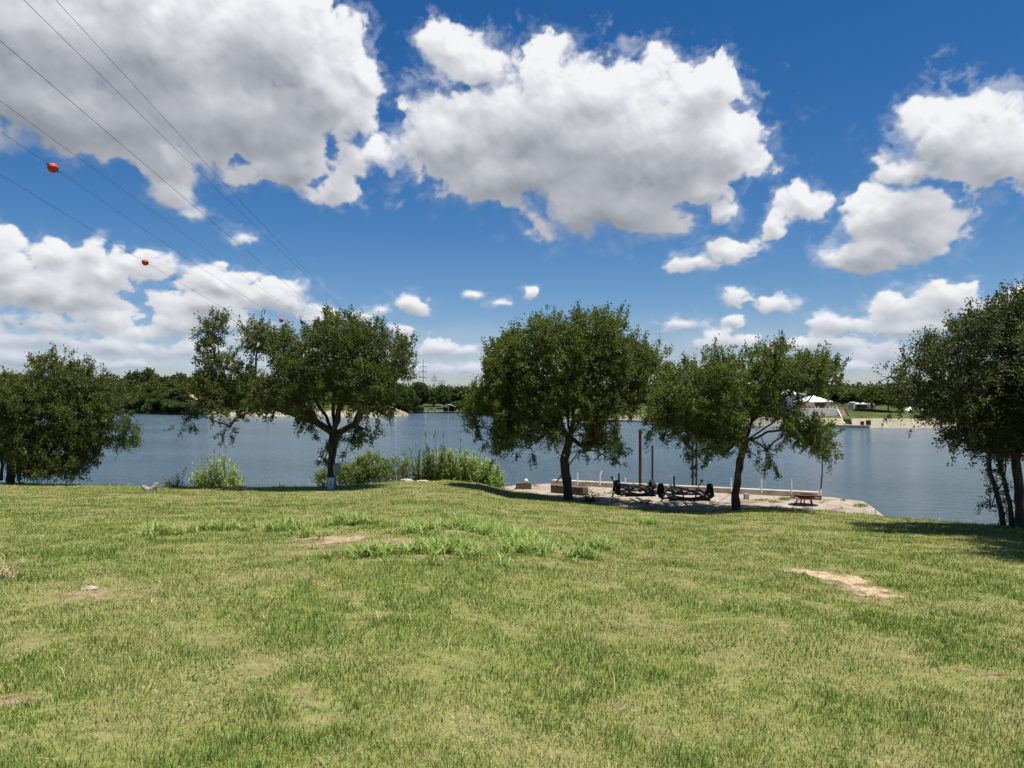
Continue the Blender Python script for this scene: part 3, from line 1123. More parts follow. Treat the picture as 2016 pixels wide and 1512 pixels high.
    v, q, t = leaf_cards(C, D, 25, 0.30, 0.052, leaf, leaf * 0.52, rng, droop=low)
    # sub-tree weights -> radii
    wt = np.zeros(len(P))
    for i, tip in tips:
        wt[tip] += LR[i].prod() ** 0.5 + 0.1
    for i in range(len(P) - 1, 0, -1):
        wt[par[i]] += wt[i]
    rt = trr[-1]
    rad = np.maximum(rt * (wt / wt[0]) ** 0.46, 0.018)
    mb = MB()
    tp = np.array(dense(list(tr), 0.25))
    acc = np.r_[0, np.cumsum(np.linalg.norm(np.diff(tr, axis=0), axis=1))]
    acd = np.r_[0, np.cumsum(np.linalg.norm(np.diff(tp, axis=0), axis=1))]
    rr_ = np.interp(acd, acc, trr)
    mb.tube(tp + np.c_[rng.randn(len(tp), 2) * 0.012, np.zeros(len(tp))], rr_ * (1 + 0.08 * rng.randn(len(tp))), 12)
    for et in extra_trunks:
        pts = np.array([at(px, py, Y0 + oy) for px, py, oy, r in et])
        pp = np.array(dense(list(pts), 0.3))
        ac = np.r_[0, np.cumsum(np.linalg.norm(np.diff(pts, axis=0), axis=1))]
        ad = np.r_[0, np.cumsum(np.linalg.norm(np.diff(pp, axis=0), axis=1))]
        mb.tube(pp + rng.randn(len(pp), 3) * np.array([.02, .02, 0]), np.interp(ad, ac, [e[3] for e in et]), 9)
    kids = {}
    for i in range(1, len(P)):
        kids.setdefault(par[i], []).append(i)
    stack = [(0, k) for k in kids.get(0, [])]
    while stack:
        a, b = stack.pop()
        line = [a, b]
        while b in kids:
            ks = sorted(kids[b], key=lambda i: -wt[i])
            for o_ in ks[1:]:
                stack.append((b, o_))
            b = ks[0]
            line.append(b)
        pts = np.array([P[i] for i in line])
        rd = rad[line].copy()
        rd[0] = min(rad[line[0]], rd[1] * 1.15)
        mb.tube(pts, rd, 7)
    for p, cs, tip in W:
        for c in cs:
            m_ = (p + c) / 2 + rng.randn(3) * 0.07
            mb.tube([p, m_, c], [0.016, 0.011, 0.005], 4, cap=False)
    mb.build('trunk', M[bark], parent=root, smooth=True)
    np_obj('crown', v, q, M[leafmat], attrs={'tone': t}, parent=root, origin=tuple(base))
    return root


def bush(name, label, cat, lobes, Y, leafmat, seed, base=None, leaf=0.09, dens=1.3, n_per=22, group=None, stems=10, droop=0.0, depth=1.0):
    rng = np.random.RandomState(seed)
    mpp = Y / F
    if base is None:
        px = np.mean([l[0] for l in lobes])
        p = at(px, 950, Y)
        base = np.array([p[0], Y, float(lawn_z(p[0], Y))])
    root = thing(name, base, label, cat, group)
    CC, CD = [], []
    for l in lobes:
        px, py, rx, ry = l[:4]
        dn = l[4] if len(l) > 4 else 1.0
        c0 = at(px, py, Y)
        r = np.array([rx, 0.8 * depth * (rx + ry) / 2, ry]) * mpp
        k = int(max(8, 120 * (r[0] * r[2] + r[0] * r[1] + r[1] * r[2]) * dens * dn))
        g = unit(rng.randn(k, 3))
        CC.append(c0 + g * rng.uniform(.15, 1, (k, 1)) ** .5 * r)
        CD.append(unit(g + np.array([0, 0, .7]) + rng.randn(k, 3) * .4))
    C, D = np.concatenate(CC), np.concatenate(CD)
    v, q, t = leaf_cards(C, D, n_per, 0.24, 0.05, leaf, leaf * 0.5, rng, droop)
    mb = MB()
    for i in rng.choice(len(C), min(len(C), stems + 12), replace=False):
        b = np.array(base) + rng.randn(3) * np.array([.12, .12, 0]) - np.array([0, 0, .1])
        m_ = (b + C[i]) / 2 + rng.randn(3) * .06
        mb.tube([b, m_, C[i]], [0.022, 0.014, 0.006], 5, cap=False)
    mb.build('stems', M['bark'], parent=root)
    np_obj('foliage', v, q, M[leafmat], attrs={'tone': t}, parent=root, origin=tuple(base))
    return root


def canes(name, label, stems, leafmat, seed, group=None, leafL=0.5, leafW=0.035, plumes=(), cat='cane clump', stemmat='cane_stem'):
    """stems: list of (x, y, z0, height, lean_x, lean_y, leafiness)"""
    rng = np.random.RandomState(seed)
    c = np.mean([s[:3] for s in stems], axis=0)
    root = thing(name, c, label, cat, group)
    mb = MB()
    V, Q, T, k = [], [], [], 0
    for (x, y, z0, h, lx, ly, lf) in stems:
        s = np.linspace(0, 1, 6)
        pts = np.stack([x + lx * s ** 1.6 * h, y + ly * s ** 1.6 * h, z0 - .1 + (h + .1) * s * (1 - .08 * (lx * lx + ly * ly) ** .5)], -1)
        mb.tube(pts, np.linspace(0.011, 0.004, 6), 4, cap=False)
        n = int(lf)
        ph = rng.rand() * 6.28
        tb = rng.uniform(0.15, 0.85)
        for i in range(n):
            f = 0.12 + 0.88 * i / max(n - 1, 1)
            p = np.array([np.interp(f, s, pts[:, j]) for j in range(3)])
            a = ph + i * 2.5 + rng.randn() * .5
            L = leafL * rng.uniform(.6, 1.15) * (1 - 0.35 * abs(f - .55))
            el = rng.uniform(0.5, 1.2) + 0.3 * f
            u = np.array([0, .3, .65, 1.0])
            rr_ = L * u * math.cos(el) + 0.25 * L * u ** 2
            zz = L * u * math.sin(el) - L * rng.uniform(.35, .8) * u ** 2.2
            ww = np.array([.6, 1, .7, .05]) * leafW / 2
            d = np.array([math.cos(a), math.sin(a)])
            cx_, cy_ = p[0] + d[0] * rr_, p[1] + d[1] * rr_
            vv = np.stack([np.stack([cx_ - d[1] * ww, cy_ + d[0] * ww, p[2] + zz], -1), np.stack([cx_ + d[1] * ww, cy_ - d[0] * ww, p[2] + zz], -1)], 1).reshape(-1, 3)
            V.append(vv)
            for j in range(3):
                Q.append([k + 2 * j, k + 2 * j + 1, k + 2 * j + 3, k + 2 * j + 2])
            T.append(np.full(8, np.clip(tb * .6 + rng.rand() * .4, 0, 1)))
            k += 8
    mb.build('stems', M[stemmat], parent=root)
    np_obj('leaves', np.concatenate(V), np.array(Q), M[leafmat], attrs={'tone': np.concatenate(T)}, parent=root, origin=tuple(c))
    if plumes:
        pm = MB()
        for (a, b) in plumes:
            a, b = np.array(a), np.array(b)
            pm.tube([a, a + (b - a) * .72, a + (b - a) * .8, a + (b - a) * .93, b], [.009, .007, .028, .024, .004], 6)
        pm.build('plumes', M['plume'], parent=root)
    return root


M['cane_stem'] = mat('cane_stem', (0.14, 0.17, 0.07), 0.7, 0.4, 5)
M['straw_stem'] = mat('straw_stem', (0.50, 0.40, 0.22), 0.8, 0.3, 9)
M['plume'] = mat('dry_plume', (0.20, 0.15, 0.09), 0.9, 0.3, 20)


def near_vegetation():
    # leftmost tree, leafy down to the ground
    b = gpt(22, 948)
    make_tree('oak_tree', 'dark leafy tree on the far left, its foliage reaching down to the grass', b,
              [(20, 946, .17), (21, 915, .14), (24, 885, .12), (34, 860, .11)],
              [(90, 730, 32, 27, .8), (118, 715, 18, 14, .5), (150, 745, 42, 34), (185, 768, 40, 34), (60, 785, 75, 46), (150, 805, 75, 44), (222, 800, 40, 40, .7), (245, 850, 28, 24), (232, 880, 24, 14, .6),
               (130, 860, 70, 30), (195, 850, 45, 30), (40, 860, 60, 44), (60, 905, 40, 34), (110, 920, 62, 24), (-40, 850, 60, 80), (175, 905, 40, 16, .5), (-90, 780, 60, 60), (10, 800, 50, 50), (160, 885, 40, 22, .7)],
              'oak_leaf', 11, R=3.4, dens=1.05, limbs=[[(60, 830, 0), (120, 800, .3), (160, 760, .2)], [(20, 820, -.3), (60, 760, 0), (95, 728, 0)], [(-30, 850, 0)]],
              extra_trunks=[[(38, 947, .2, .09), (39, 915, .2, .08), (36, 880, .1, .06)], [(4, 946, .4, .07), (2, 900, .4, .06), (10, 860, .1, .05)]])
    # second tree: wide crown in two masses, trunk forking into a Y
    b = gpt(655, 960)
    make_tree('oak_tree', 'wide oak whose trunk forks into a Y, standing beside the grey utility box', b,
              [(656, 962, .21), (652, 935, .14), (654, 905, .14), (655, 875, .19), (660, 856, .26)],
              [(424, 660, 34, 32, .8), (405, 715, 34, 26, .7), (505, 662, 30, 30, .8), (520, 690, 24, 24, .5), (440, 725, 36, 30, .9), (395, 770, 32, 40), (370, 822, 22, 18, .6), (440, 780, 52, 40), (480, 735, 36, 26, .7), (455, 838, 24, 22, .5), (478, 815, 30, 18, .6),
               (510, 780, 46, 38), (560, 690, 34, 44), (612, 664, 26, 26), (600, 735, 60, 48), (575, 790, 44, 24), (668, 655, 42, 34), (690, 700, 56, 46), (735, 670, 42, 38), (725, 740, 58, 40), (790, 695, 26, 36), (775, 745, 38, 30), (660, 760, 60, 34),
               (620, 812, 40, 18, .7), (715, 795, 54, 28), (755, 800, 26, 26, .6), (705, 845, 38, 22, .6), (728, 862, 26, 16, .5), (690, 870, 24, 26, .6), (648, 882, 22, 16, .6), (640, 905, 14, 12, .5), (605, 838, 16, 14, .4)],
              'oak_leaf', 22, R=4.3, limbs=[[(630, 833, 0), (600, 824, 0), (565, 812, -.3), (520, 792, -.5), (470, 770, -.4), (440, 735, -.2), (428, 680, 0)],
                                            [(640, 820, .3), (610, 770, .5), (590, 710, .6), (588, 665, .6)], [(668, 800, -.3), (680, 740, -.4), (672, 680, -.3)],
                                            [(685, 838, .2), (705, 826, .3), (745, 780, .4), (780, 730, .4), (792, 700, .3)], [(655, 800, .8), (680, 720, 1.6)], [(500, 740, -.3), (508, 690, -.2)]],
              yb=-.8)
    # third tree, over the slab
    b = gpt(1117, 984)
    make_tree('oak_tree', 'tall round-crowned oak standing between the crate and the boat trailers', b,
              [(1119, 986, .25), (1118, 960, .20), (1113, 930, .19), (1112, 905, .18), (1117, 880, .19), (1122, 862, .2)],
              [(955, 790, 38, 32), (930, 815, 22, 26, .8), (940, 838, 26, 16, .5), (985, 735, 40, 40), (968, 700, 22, 24, .7), (1005, 685, 38, 34), (1015, 740, 50, 44), (1072, 655, 40, 36), (1050, 700, 52, 44), (1110, 690, 50, 44), (1150, 648, 38, 32), (1195, 645, 42, 34),
               (1215, 690, 44, 42), (1160, 715, 60, 46), (1255, 705, 36, 34), (1240, 750, 50, 38), (1290, 720, 30, 28, .9), (1308, 755, 26, 34, .8), (1060, 765, 62, 38), (1140, 775, 60, 36), (1000, 800, 50, 36), (1070, 815, 46, 26), (1215, 795, 48, 28),
               (990, 860, 34, 34, .9), (975, 898, 18, 18, .5), (1030, 850, 40, 24, .9), (1035, 885, 22, 14, .5), (1080, 850, 36, 22, .8), (1165, 830, 44, 22, .9), (1185, 865, 40, 24, .8), (1222, 880, 24, 22, .6), (1205, 905, 20, 12, .4), (1150, 885, 22, 18, .5), (1110, 830, 30, 22, .6)],
              'oak_leaf_yellow', 33, R=4.3, yb=-.9, limbs=[[(1108, 835, 0), (1098, 800, .2), (1088, 760, .3), (1070, 700, .3)], [(1128, 830, 0), (1126, 790, -.3), (1150, 730, -.5), (1170, 670, -.4)],
                                                   [(1060, 820, -.5), (1010, 780, -.6), (975, 750, -.3)], [(1150, 820, .4), (1210, 780, .6), (1260, 740, .6), (1300, 735, .4)], [(1118, 790, 1.2), (1110, 700, 1.6)]])
    # fourth tree: leaning trunk, long limb to the right
    b = gpt(1450, 1004)
    make_tree('oak_tree', 'low spreading oak with a curved trunk, standing between the trailers and the fire pit', b,
              [(1450, 1007, .19), (1448, 975, .15), (1453, 935, .14), (1460, 895, .14), (1467, 868, .15)],
              [(1290, 830, 28, 26), (1350, 775, 46, 36), (1330, 770, 46, 40, 1, 1.6), (1400, 790, 50, 44, 1, 1.8), (1340, 830, 36, 26, 1, 1.6), (1385, 830, 46, 32), (1400, 880, 26, 20), (1385, 715, 34, 30, .7), (1412, 700, 22, 24, .5), (1340, 745, 34, 32, .8), (1400, 750, 46, 34), (1310, 790, 32, 30, .8), (1360, 800, 50, 34), (1440, 735, 40, 32, .8), (1480, 705, 26, 26, .6), (1520, 700, 34, 28, .8), (1500, 745, 50, 34), (1560, 735, 48, 30), (1600, 725, 32, 28, .8),
               (1625, 738, 30, 28, .9), (1648, 757, 16, 14, .5), (1588, 752, 36, 20, .8), (1530, 785, 36, 20, .7), (1440, 800, 56, 40), (1500, 795, 36, 34, .8), (1330, 835, 34, 22, .7), (1310, 860, 18, 16, .4), (1370, 850, 38, 28, .8), (1368, 890, 26, 24, .6), (1372, 918, 12, 14, .3), (1430, 855, 44, 30), (1425, 895, 22, 22, .6), (1480, 840, 30, 20, .6),
               (1550, 815, 44, 20, .8), (1592, 848, 38, 20), (1612, 862, 36, 26), (1622, 888, 24, 18, .8), (1565, 852, 30, 18, .8), (1505, 885, 26, 18, .35), (1520, 905, 16, 12, .25)],
              'oak_leaf_yellow', 44, R=4.0, yb=-.3, dens=.92, limbs=[[(1490, 862, 0), (1512, 852, 0), (1532, 848, -.2), (1545, 835, -.3), (1575, 825, -.4), (1610, 850, -.4)], [(1520, 835, .3), (1545, 812, .4), (1572, 795, .5), (1600, 782, .5), (1592, 745, .4)],
                                                             [(1455, 840, .2), (1440, 790, .3), (1420, 740, .3), (1405, 710, .2)], [(1420, 850, -.3), (1370, 820, -.5), (1335, 790, -.4)], [(1480, 820, .8), (1500, 740, 1.2), (1515, 700, 1.0)]])
    # right edge tree: several trunks
    b = gpt(2006, 1040)
    make_tree('oak_tree', 'large multi-trunked dark oak at the right edge of the lawn', b,
              [(2010, 1046, .18), (2008, 1000, .14), (2006, 950, .13), (1998, 900, .13), (1988, 860, .17)],
              [(1985, 630, 60, 38), (1915, 655, 46, 40), (1880, 700, 46, 42), (1990, 700, 80, 56), (1820, 720, 38, 30, .8), (1845, 690, 24, 20, .5), (1770, 760, 22, 24, .6), (1800, 770, 42, 34), (1900, 765, 70, 48), (2000, 790, 80, 54), (1840, 805, 50, 32), (1780, 800, 20, 14, .5),
               (1915, 835, 60, 34), (1990, 850, 66, 44), (1880, 862, 36, 20, .8), (1935, 878, 34, 18, .8), (1995, 890, 40, 20, .8), (1955, 925, 14, 20, .35), (2080, 700, 90, 90), (2090, 830, 90, 90), (2050, 620, 60, 50), (2150, 760, 80, 100), (2170, 690, 110, 100, 1, -3), (2230, 640, 120, 100, 1, -5), (2330, 620, 140, 120, 1, -7), (2250, 690, 130, 90, 1, -8), (2400, 600, 150, 120, 1, -8), (2380, 780, 120, 110, 1, -5), (1755, 740, 14, 12, .4),
               (1955, 1000, 10, 26, .22), (1985, 985, 12, 26, .22), (1962, 970, 14, 16, .3)],
              'oak_leaf_dull', 55, R=4.4, yb=-1.5, dens=1.0, leaf=.085, limbs=[[(1950, 830, -.5), (1900, 810, -1), (1840, 790, -1.2)], [(1970, 790, 0), (1930, 730, 0), (1900, 690, 0)], [(1990, 790, .6), (1990, 700, 1.0)], [(2040, 800, 0), (2100, 740, 0)]],
              extra_trunks=[[(1976, 1034, .4, .09), (1971, 1000, .4, .08), (1958, 955, .3, .07), (1945, 915, .2, .065), (1950, 870, 0, .06)],
                            [(1991, 1036, .2, .085), (1988, 990, .2, .07), (1976, 950, .2, .065), (1970, 905, .1, .06)]])

    # bright bush right of the second tree, small bush left of its trunk
    bush('shrub', 'bright green leafy bush on the bank right of the utility box', 'shrub', [(735, 922, 30, 24), (700, 935, 34, 20), (680, 943, 26, 14), (745, 940, 26, 14), (724, 905, 12, 10, .7), (712, 915, 14, 12, .8)], 36.4, 'bush_leaf', 61)
    bush('shrub', 'small pale bush on the bank just left of the forked oak trunk', 'shrub', [(640, 940, 14, 14), (632, 948, 12, 9), (648, 930, 8, 8, .6)], 35.6, 'bush_leaf', 62)
    bush('sapling', 'slender young sapling between the bright bush and the tall canes', 'sapling', [(790, 908, 12, 14, .6), (783, 925, 16, 14, .7), (799, 928, 12, 16, .6), (775, 912, 9, 7, .5), (790, 938, 16, 8, .7)], 36.6, 'bush_leaf', 63, leaf=.08)
    bush('weed_clump', 'low green weeds at the lawn edge between the stump and the reeds', 'weeds', [(345, 950, 12, 7, .8), (357, 943, 6, 8, .5), (330, 953, 10, 4, .6)], 32.4, 'bush_leaf', 64, leaf=.06)
    bush('weed_clump', 'dark weeds growing around the long timber block under the tall oak', 'weeds', [(1165, 975, 12, 8, .8), (1150, 982, 14, 6, .7)], 33.2, 'oak_leaf', 65, leaf=.06)

    # giant reed clumps
    rng = np.random.RandomState(70)

    def stems(px0, px1, Y0, Y1, h0, h1, n, lf, spread=.35, z=None, edge=True):
        out = []
        for _ in range(n):
            px = rng.uniform(px0, px1)
            Y = rng.uniform(Y0, Y1)
            p = at(px, 950, Y)
            zz = max(float(lawn_z(p[0], Y)), -0.1) if z is None else z
            mid = (px0 + px1) / 2
            e = (px - mid) / (px1 - px0) * 2
            h = rng.uniform(h0, h1) * (1 - (0.35 * e * e if edge else 0))
            out.append((p[0], Y, zz, h, e * spread * rng.uniform(.3, 1.2) + rng.randn() * .08, rng.randn() * .16, lf))
        return out
    canes('reed_clump', 'pale green reed clump on the bank left of the forked oak', stems(384, 470, 35.3, 36.6, 1.3, 2.7, 150, 20, .12, -.1), 'cane_leaf', 71, leafL=.46, leafW=.055,
          plumes=[(at(421, 915, 36), at(422, 882, 36)), (at(434, 915, 36), at(432, 890, 36)), (at(445, 915, 36), at(443, 872, 36))])
    st = stems(818, 985, 37.2, 39.3, 1.5, 2.95, 480, 26, .10, -.1)
    for s in range(len(st)):      # right side of the thicket hangs lower, towards the dock
        x, y, z0, h, a, b_, lf = st[s]
        k = (x / y * F + 1008 - 818) / 172
        st[s] = (x, y, z0, h * (1 - .12 * k), a, b_ - .05, lf)
    pl = [(at(px, 890, 36.5), at(px + rng.uniform(-2, 2), py, 36.5)) for px, py in ((855, 853), (858, 845), (839, 848), (873, 850), (906, 862), (820, 872))]
    canes('cane_thicket', 'big dense yellow-green cane thicket on the bank left of the dock', st, 'cane_leaf', 72, leafL=.46, leafW=.055, plumes=pl)
    canes('reed_clump', 'tall dark reed stalks rising at the left front of the cane thicket', stems(814, 870, 35.9, 36.6, 1.4, 2.4, 30, 26, .1, .6, False), 'cane_dark', 73, leafL=.42, leafW=.06)
    canes('dry_grass_tuft', 'straw-coloured dry grass tuft at the left edge of the lawn', [(*gpt(10 + 13 * rng.randn(), rng.uniform(1134, 1147)), rng.uniform(.12, .27), rng.uniform(-.9, .9), rng.uniform(-.5, .5), 3) for _ in range(45)],
          'straw', 74, leafL=.17, leafW=.009, cat='grass tuft', stemmat='straw_stem')


M['straw'] = leaf_mat('straw', (0.36, 0.28, 0.14), (0.62, 0.52, 0.30), (0.5, 0.4, 0.2), .3)


# ------------------------------------------------------------ far trees
def far_proto(kind, seed):
    """unit tree: total height 1, crown width about 1"""
    rng = np.random.RandomState(seed)
    n = {'round': 12, 'tall': 11, 'yellow': 11, 'grey': 11, 'scrub': 10}[kind]
    LCs = []
    for i in range(n):
        a = rng.rand() * 6.28
        r = rng.uniform(.05, .30)
        z = {'round': rng.uniform(.22, .80), 'tall': rng.uniform(.25, .86), 'yellow': rng.uniform(.25, .80), 'grey': rng.uniform(.28, .8), 'scrub': rng.uniform(.05, .7)}[kind]
        if z > .72:
            r *= .5
        LCs.append((r * math.cos(a), r * math.sin(a), z, rng.uniform(.13, .21)))
    C, D = [], []
    for (x, y, z, s) in LCs:
        k = 95
        g = unit(rng.randn(k, 3))
        C.append(np.array([x, y, z]) + g * np.array([s * 1.15, s * 1.15, s * .9]) * rng.uniform(.6, 1, (k, 1)))
        D.append(unit(g + np.array([0, 0, .5])))
    C, D = np.concatenate(C), np.concatenate(D)
    C[:, 2] = np.clip(C[:, 2], .05, 1)
    v, q, t = leaf_cards(C, D, 9, .04, .016, .045, .034, rng)
    mb = MB()
    mb.tube([(0, 0, -.05), (0.01, 0, .2), (0, .01, .5)], [.030, .024, .014], 7)
    for (x, y, z, s) in LCs:
        mb.tube([(0, 0, .25), (x * .5, y * .5, z * .6 + .1), (x, y, z)], [.016, .011, .005], 5, cap=False)
    mt = {'round': 'far_leaf', 'tall': 'far_leaf', 'yellow': 'far_leaf_yellow', 'grey': 'far_leaf_grey', 'scrub': 'far_leaf'}[kind]
    crown = np_mesh('crown', v, q, {'tone': t})
    crown.materials.append(M[mt])
    vv = np.concatenate(mb.v)
    trunk = np_mesh('trunk', vv, [np.concatenate(mb.q)] + ([np.concatenate(mb.t)] if mb.t else []))
    trunk.materials.append(M['bark_grey'])
    return crown, trunk


def far_trees():
    rng = np.random.RandomState(90)
    pro = {k: [far_proto(k, 100 + i * 17 + j) for j in range(3)] for i, k in enumerate(('round', 'tall', 'yellow', 'grey', 'scrub'))}
    adj = {'round': 'round dark green tree', 'tall': 'tall dark green tree', 'yellow': 'yellow-green tree', 'grey': 'grey-green tree', 'scrub': 'low dark scrub tree'}

    def put(px, t, top, kind, wide, zone, z=None):
        p = shore(px, t)
        if z is not None:
            p[2] = z
        ztop = at(px, top, p[1])[2]
        h = max(ztop - p[2], 1.5)
        cr, tk = pro[kind][rng.randint(3)]
        nm = 'shrub' if kind == 'scrub' and h < 4 else 'broadleaf_tree'
        r = thing(nm, p, '%s %s' % (adj[kind], zone), 'tree', '%s %s' % (adj[kind].replace('tree', 'trees'), zone))
        w = wide * p[1] / F
        r.rotation_euler = (0, 0, rng.rand() * 6.28)
        r.scale = (w, w, h * 1.04)
        for nm2, me in (('crown', cr), ('trunk', tk)):
            o = bpy.data.objects.new(nm2, me)
            COL.objects.link(o)
            o.parent = r

    def band(x0, x1, step, t0, t1, tops, kinds, wide, zone):
        x = x0
        while x < x1:
            top = np.interp(x, [q[0] for q in tops], [q[1] for q in tops]) + rng.uniform(-3, 6)
            put(x, rng.uniform(t0, t1), top, kinds[rng.randint(len(kinds))], wide * rng.uniform(.85, 1.25), zone)
            x += step * rng.uniform(.75, 1.3)
    # left bank woods
    band(-60, 540, 30, 30, 60, [(-60, 738), (20, 734), (60, 728), (110, 740), (200, 737), (290, 728), (335, 726), (372, 742), (450, 738), (540, 742)], ['round', 'tall', 'round', 'grey'], 62, 'at the back of the wooded left bank')
    band(-40, 385, 34, 10, 22, [(-40, 752), (200, 752), (240, 742), (275, 744), (330, 760), (385, 765)], ['round', 'yellow', 'round', 'grey'], 58, 'in the middle of the wooded left bank')
    band(-30, 392, 17, .4, 4, [(-30, 778), (300, 772), (340, 778), (392, 798)], ['scrub', 'scrub', 'round'], 50, "at the water's edge below the left woods")
    # behind the tan wall
    band(420, 800, 34, 26, 60, [(420, 750), (600, 750), (760, 757), (800, 762)], ['round', 'grey', 'round', 'yellow'], 60, 'on the mound behind the long tan wall')
    band(770, 815, 22, 8, 16, [(770, 762), (815, 768)], ['grey', 'round'], 50, 'beside the right end of the long tan wall')
    put(815, 1.0, 790, 'scrub', 36, 'overhanging the water where the tan wall ends')
    put(800, 2.0, 794, 'scrub', 24, 'overhanging the water where the tan wall ends')
    # cove with the boathouse
    band(800, 1010, 26, 22, 55, [(800, 765), (833, 752), (860, 762), (880, 756), (930, 760), (1010, 758)], ['round', 'round', 'tall'], 56, 'behind the white-roofed boathouse cove')
    band(903, 1010, 18, 1, 8, [(905, 782), (960, 776), (1010, 770)], ['round', 'scrub'], 50, 'along the cove right of the boathouse')
    # middle, seen between and through the oaks
    band(1000, 1520, 34, 30, 60, [(1000, 760), (1290, 762), (1520, 758)], ['round', 'yellow', 'grey', 'round'], 66, 'on the far bank behind the two middle oaks')
    # right bank behind house
    band(1500, 1850, 36, 42, 75, [(1500, 760), (1640, 758), (1700, 757), (1735, 752), (1850, 755)], ['round', 'tall', 'round'], 84, 'behind the white-roofed house on the right bank')
    put(1716, 13, 762, 'yellow', 60, 'beside the beige tank on the right bank')
    put(1748, 11, 768, 'yellow', 56, 'beside the beige tank on the right bank')
    band(1850, 2200, 48, 30, 70, [(1850, 755), (2200, 745)], ['round', 'tall', 'grey'], 95, 'on the right bank behind the edge oak')
    # solid woodland further back
    C = []
    for px in np.arange(-500, 2500, 7.0):
        for k in range(3):
            p = shore(px + rng.uniform(-3, 3), rng.uniform(95, 150))
            top = at(px, 752 if px < 600 else 764, p[1])[2]
            for j in range(16):
                C.append([p[0] + rng.randn() * 1.5, p[1] + rng.randn() * 3, p[2] + (top - p[2]) * rng.rand() ** .7])
    C = np.array(C)
    v, q, t = leaf_cards(C, unit(rng.randn(len(C), 3) + [0, 0, .6]), 7, 1.2, .6, 1.1, .8, rng)
    o = np_obj('distant_woodland', v, q, M['far_leaf'], attrs={'tone': t})
    tag(o, kind='stuff')


# ------------------------------------------------------------ the concrete slab and what stands on it
DZ = 0.60           # level of the slab


def slab():
    far = [atz(985, 960, DZ), atz(1010, 955.5, DZ), atz(1080, 952, DZ), atz(1290, 957, DZ), atz(1500, 970, DZ), atz(1640, 979, DZ), atz(1700, 987, DZ), atz(1722, 1001, DZ), atz(1745, 1020, DZ)]
    near = [p + np.array([0, -1.0, 0]) for p in (atz(1745, 1024, DZ), atz(1600, 1004, DZ), atz(1450, 1000, DZ), atz(1270, 1001, DZ), atz(1130, 990, DZ), atz(985, 963, DZ))]
    pts = [(p[0], p[1]) for p in far + near][::-1]
    m = M['slab']
    o = MB().poly(pts, -1.4, DZ).build('pavement', m, origin=(0, 0, 0))
    o['kind'] = 'structure'
    # weeds in the joints
    rng = np.random.RandomState(8)
    X, Y = [], []
    for (px, py, rx, ry, n) in ((1694, 996, 12, 3, 260), (1545, 983, 12, 3, 300), (1500, 985, 18, 2, 160), (1660, 985, 6, 2, 60), (1205, 972, 20, 3, 160), (1055, 957, 8, 2, 60), (1190, 958, 20, 2, 80), (1150, 985, 40, 4, 400), (1525, 989, 14, 2, 120), (1400, 990, 10, 3, 80)):
        for _ in range(n):
            p = atz(px + rng.randn() * rx * .5, py + rng.randn() * ry * .5, DZ)
            X.append(p[0]); Y.append(p[1])
    X, Y = np.array(X), np.array(Y)
    n = len(X)
    v, q, t, tt = blades(X, Y, np.full(n, DZ), rng.uniform(.04, .13, n), rng.uniform(.012, .025, n), rng.uniform(.3, .9, n), np.clip(.35 + .2 * rng.randn(n), 0, 1), rng)
    tag(np_obj('slab_weeds', v, [q, t], M['grass'], attrs={'tone': tt, 'val': np.ones(len(tt))}), kind='stuff')


def slab_mat():
    m = bpy.data.materials.new('slab_concrete')
    m.use_nodes = True
    g = NG(m.node_tree)
    bs = m.node_tree.nodes['Principled BSDF']
    pos = g.n('ShaderNodeNewGeometry').outputs['Position']
    a = g.noise(pos, 0.55, 8, 0.68)
    b = g.noise(g.v('MULTIPLY', pos, (1, 2, 1)), 3.0, 6, 0.7)
    c = g.mix(g.ramp(b, .3, .7), (0.25, 0.21, 0.165, 1), (0.41, 0.35, 0.275, 1))
    c = g.mix(g.ramp(a, .50, .66), c, (0.20, 0.15, 0.11, 1))
    cr = g.n('ShaderNodeTexVoronoi')
    cr.feature = 'DISTANCE_TO_EDGE'
    g.put(cr.inputs['Vector'], g.v('ADD', pos, g.v('SCALE', g.noise(pos, 1.5, 3, out=1), s=0.8)))
    cr.inputs['Scale'].default_value = 0.33
    c = g.mix(g.ramp(cr.outputs[0], 0.012, 0.004), c, (0.10, 0.08, 0.055, 1))
    # saw-cut joints, turned with the slab
    br = g.n('ShaderNodeTexBrick')
    mp = g.n('ShaderNodeMapping')
    mp.inputs['Rotation'].default_value = (0, 0, 0.44)
    g.put(mp.inputs['Vector'], pos)
    g.put(br.inputs['Vector'], mp.outputs[0])
    br.offset = 0.0
    br.inputs['Scale'].default_value = 1.0
    br.inputs['Mortar Size'].default_value = 0.03
    br.inputs['Brick Width'].default_value = 3.1
    br.inputs['Row Height'].default_value = 2.6
    c = g.mix(g.m('MULTIPLY', br.outputs['Fac'], 0.8), c, (0.11, 0.085, 0.06, 1))
    g.put(bs.inputs['Base Color'], c)
    bs.inputs['Roughness'].default_value = 0.95
    bs.inputs['Specular IOR Level'].default_value = 0.15
    return m


M['slab'] = slab_mat()


def post(name, px, top, bot, r, z0, material, label, cat, group=None, Y=None, lean=0.0):
    b = atz(px, bot, z0) if Y is None else at(px, bot, Y)
    t = at(px + lean, top, b[1])
    mb = MB().tube([b - [0, 0, .05], (b + t) / 2, t], r, 10)
    o = mb.build(name, material, origin=tuple(b), smooth=False)
    tag(o, label, cat, group)
    return o


def beam(mb, a, b, w, h):
    """rectangular bar between two points"""
    a, b = np.array(a, float), np.array(b, float)
    d = b - a
    L = np.linalg.norm(d)
    rz = math.atan2(d[1], d[0])
    pitch = math.atan2(d[2], math.hypot(d[0], d[1]))
    mb.box((a + b) / 2, (L, w, h), rz=rz, ry=-pitch)
    return mb


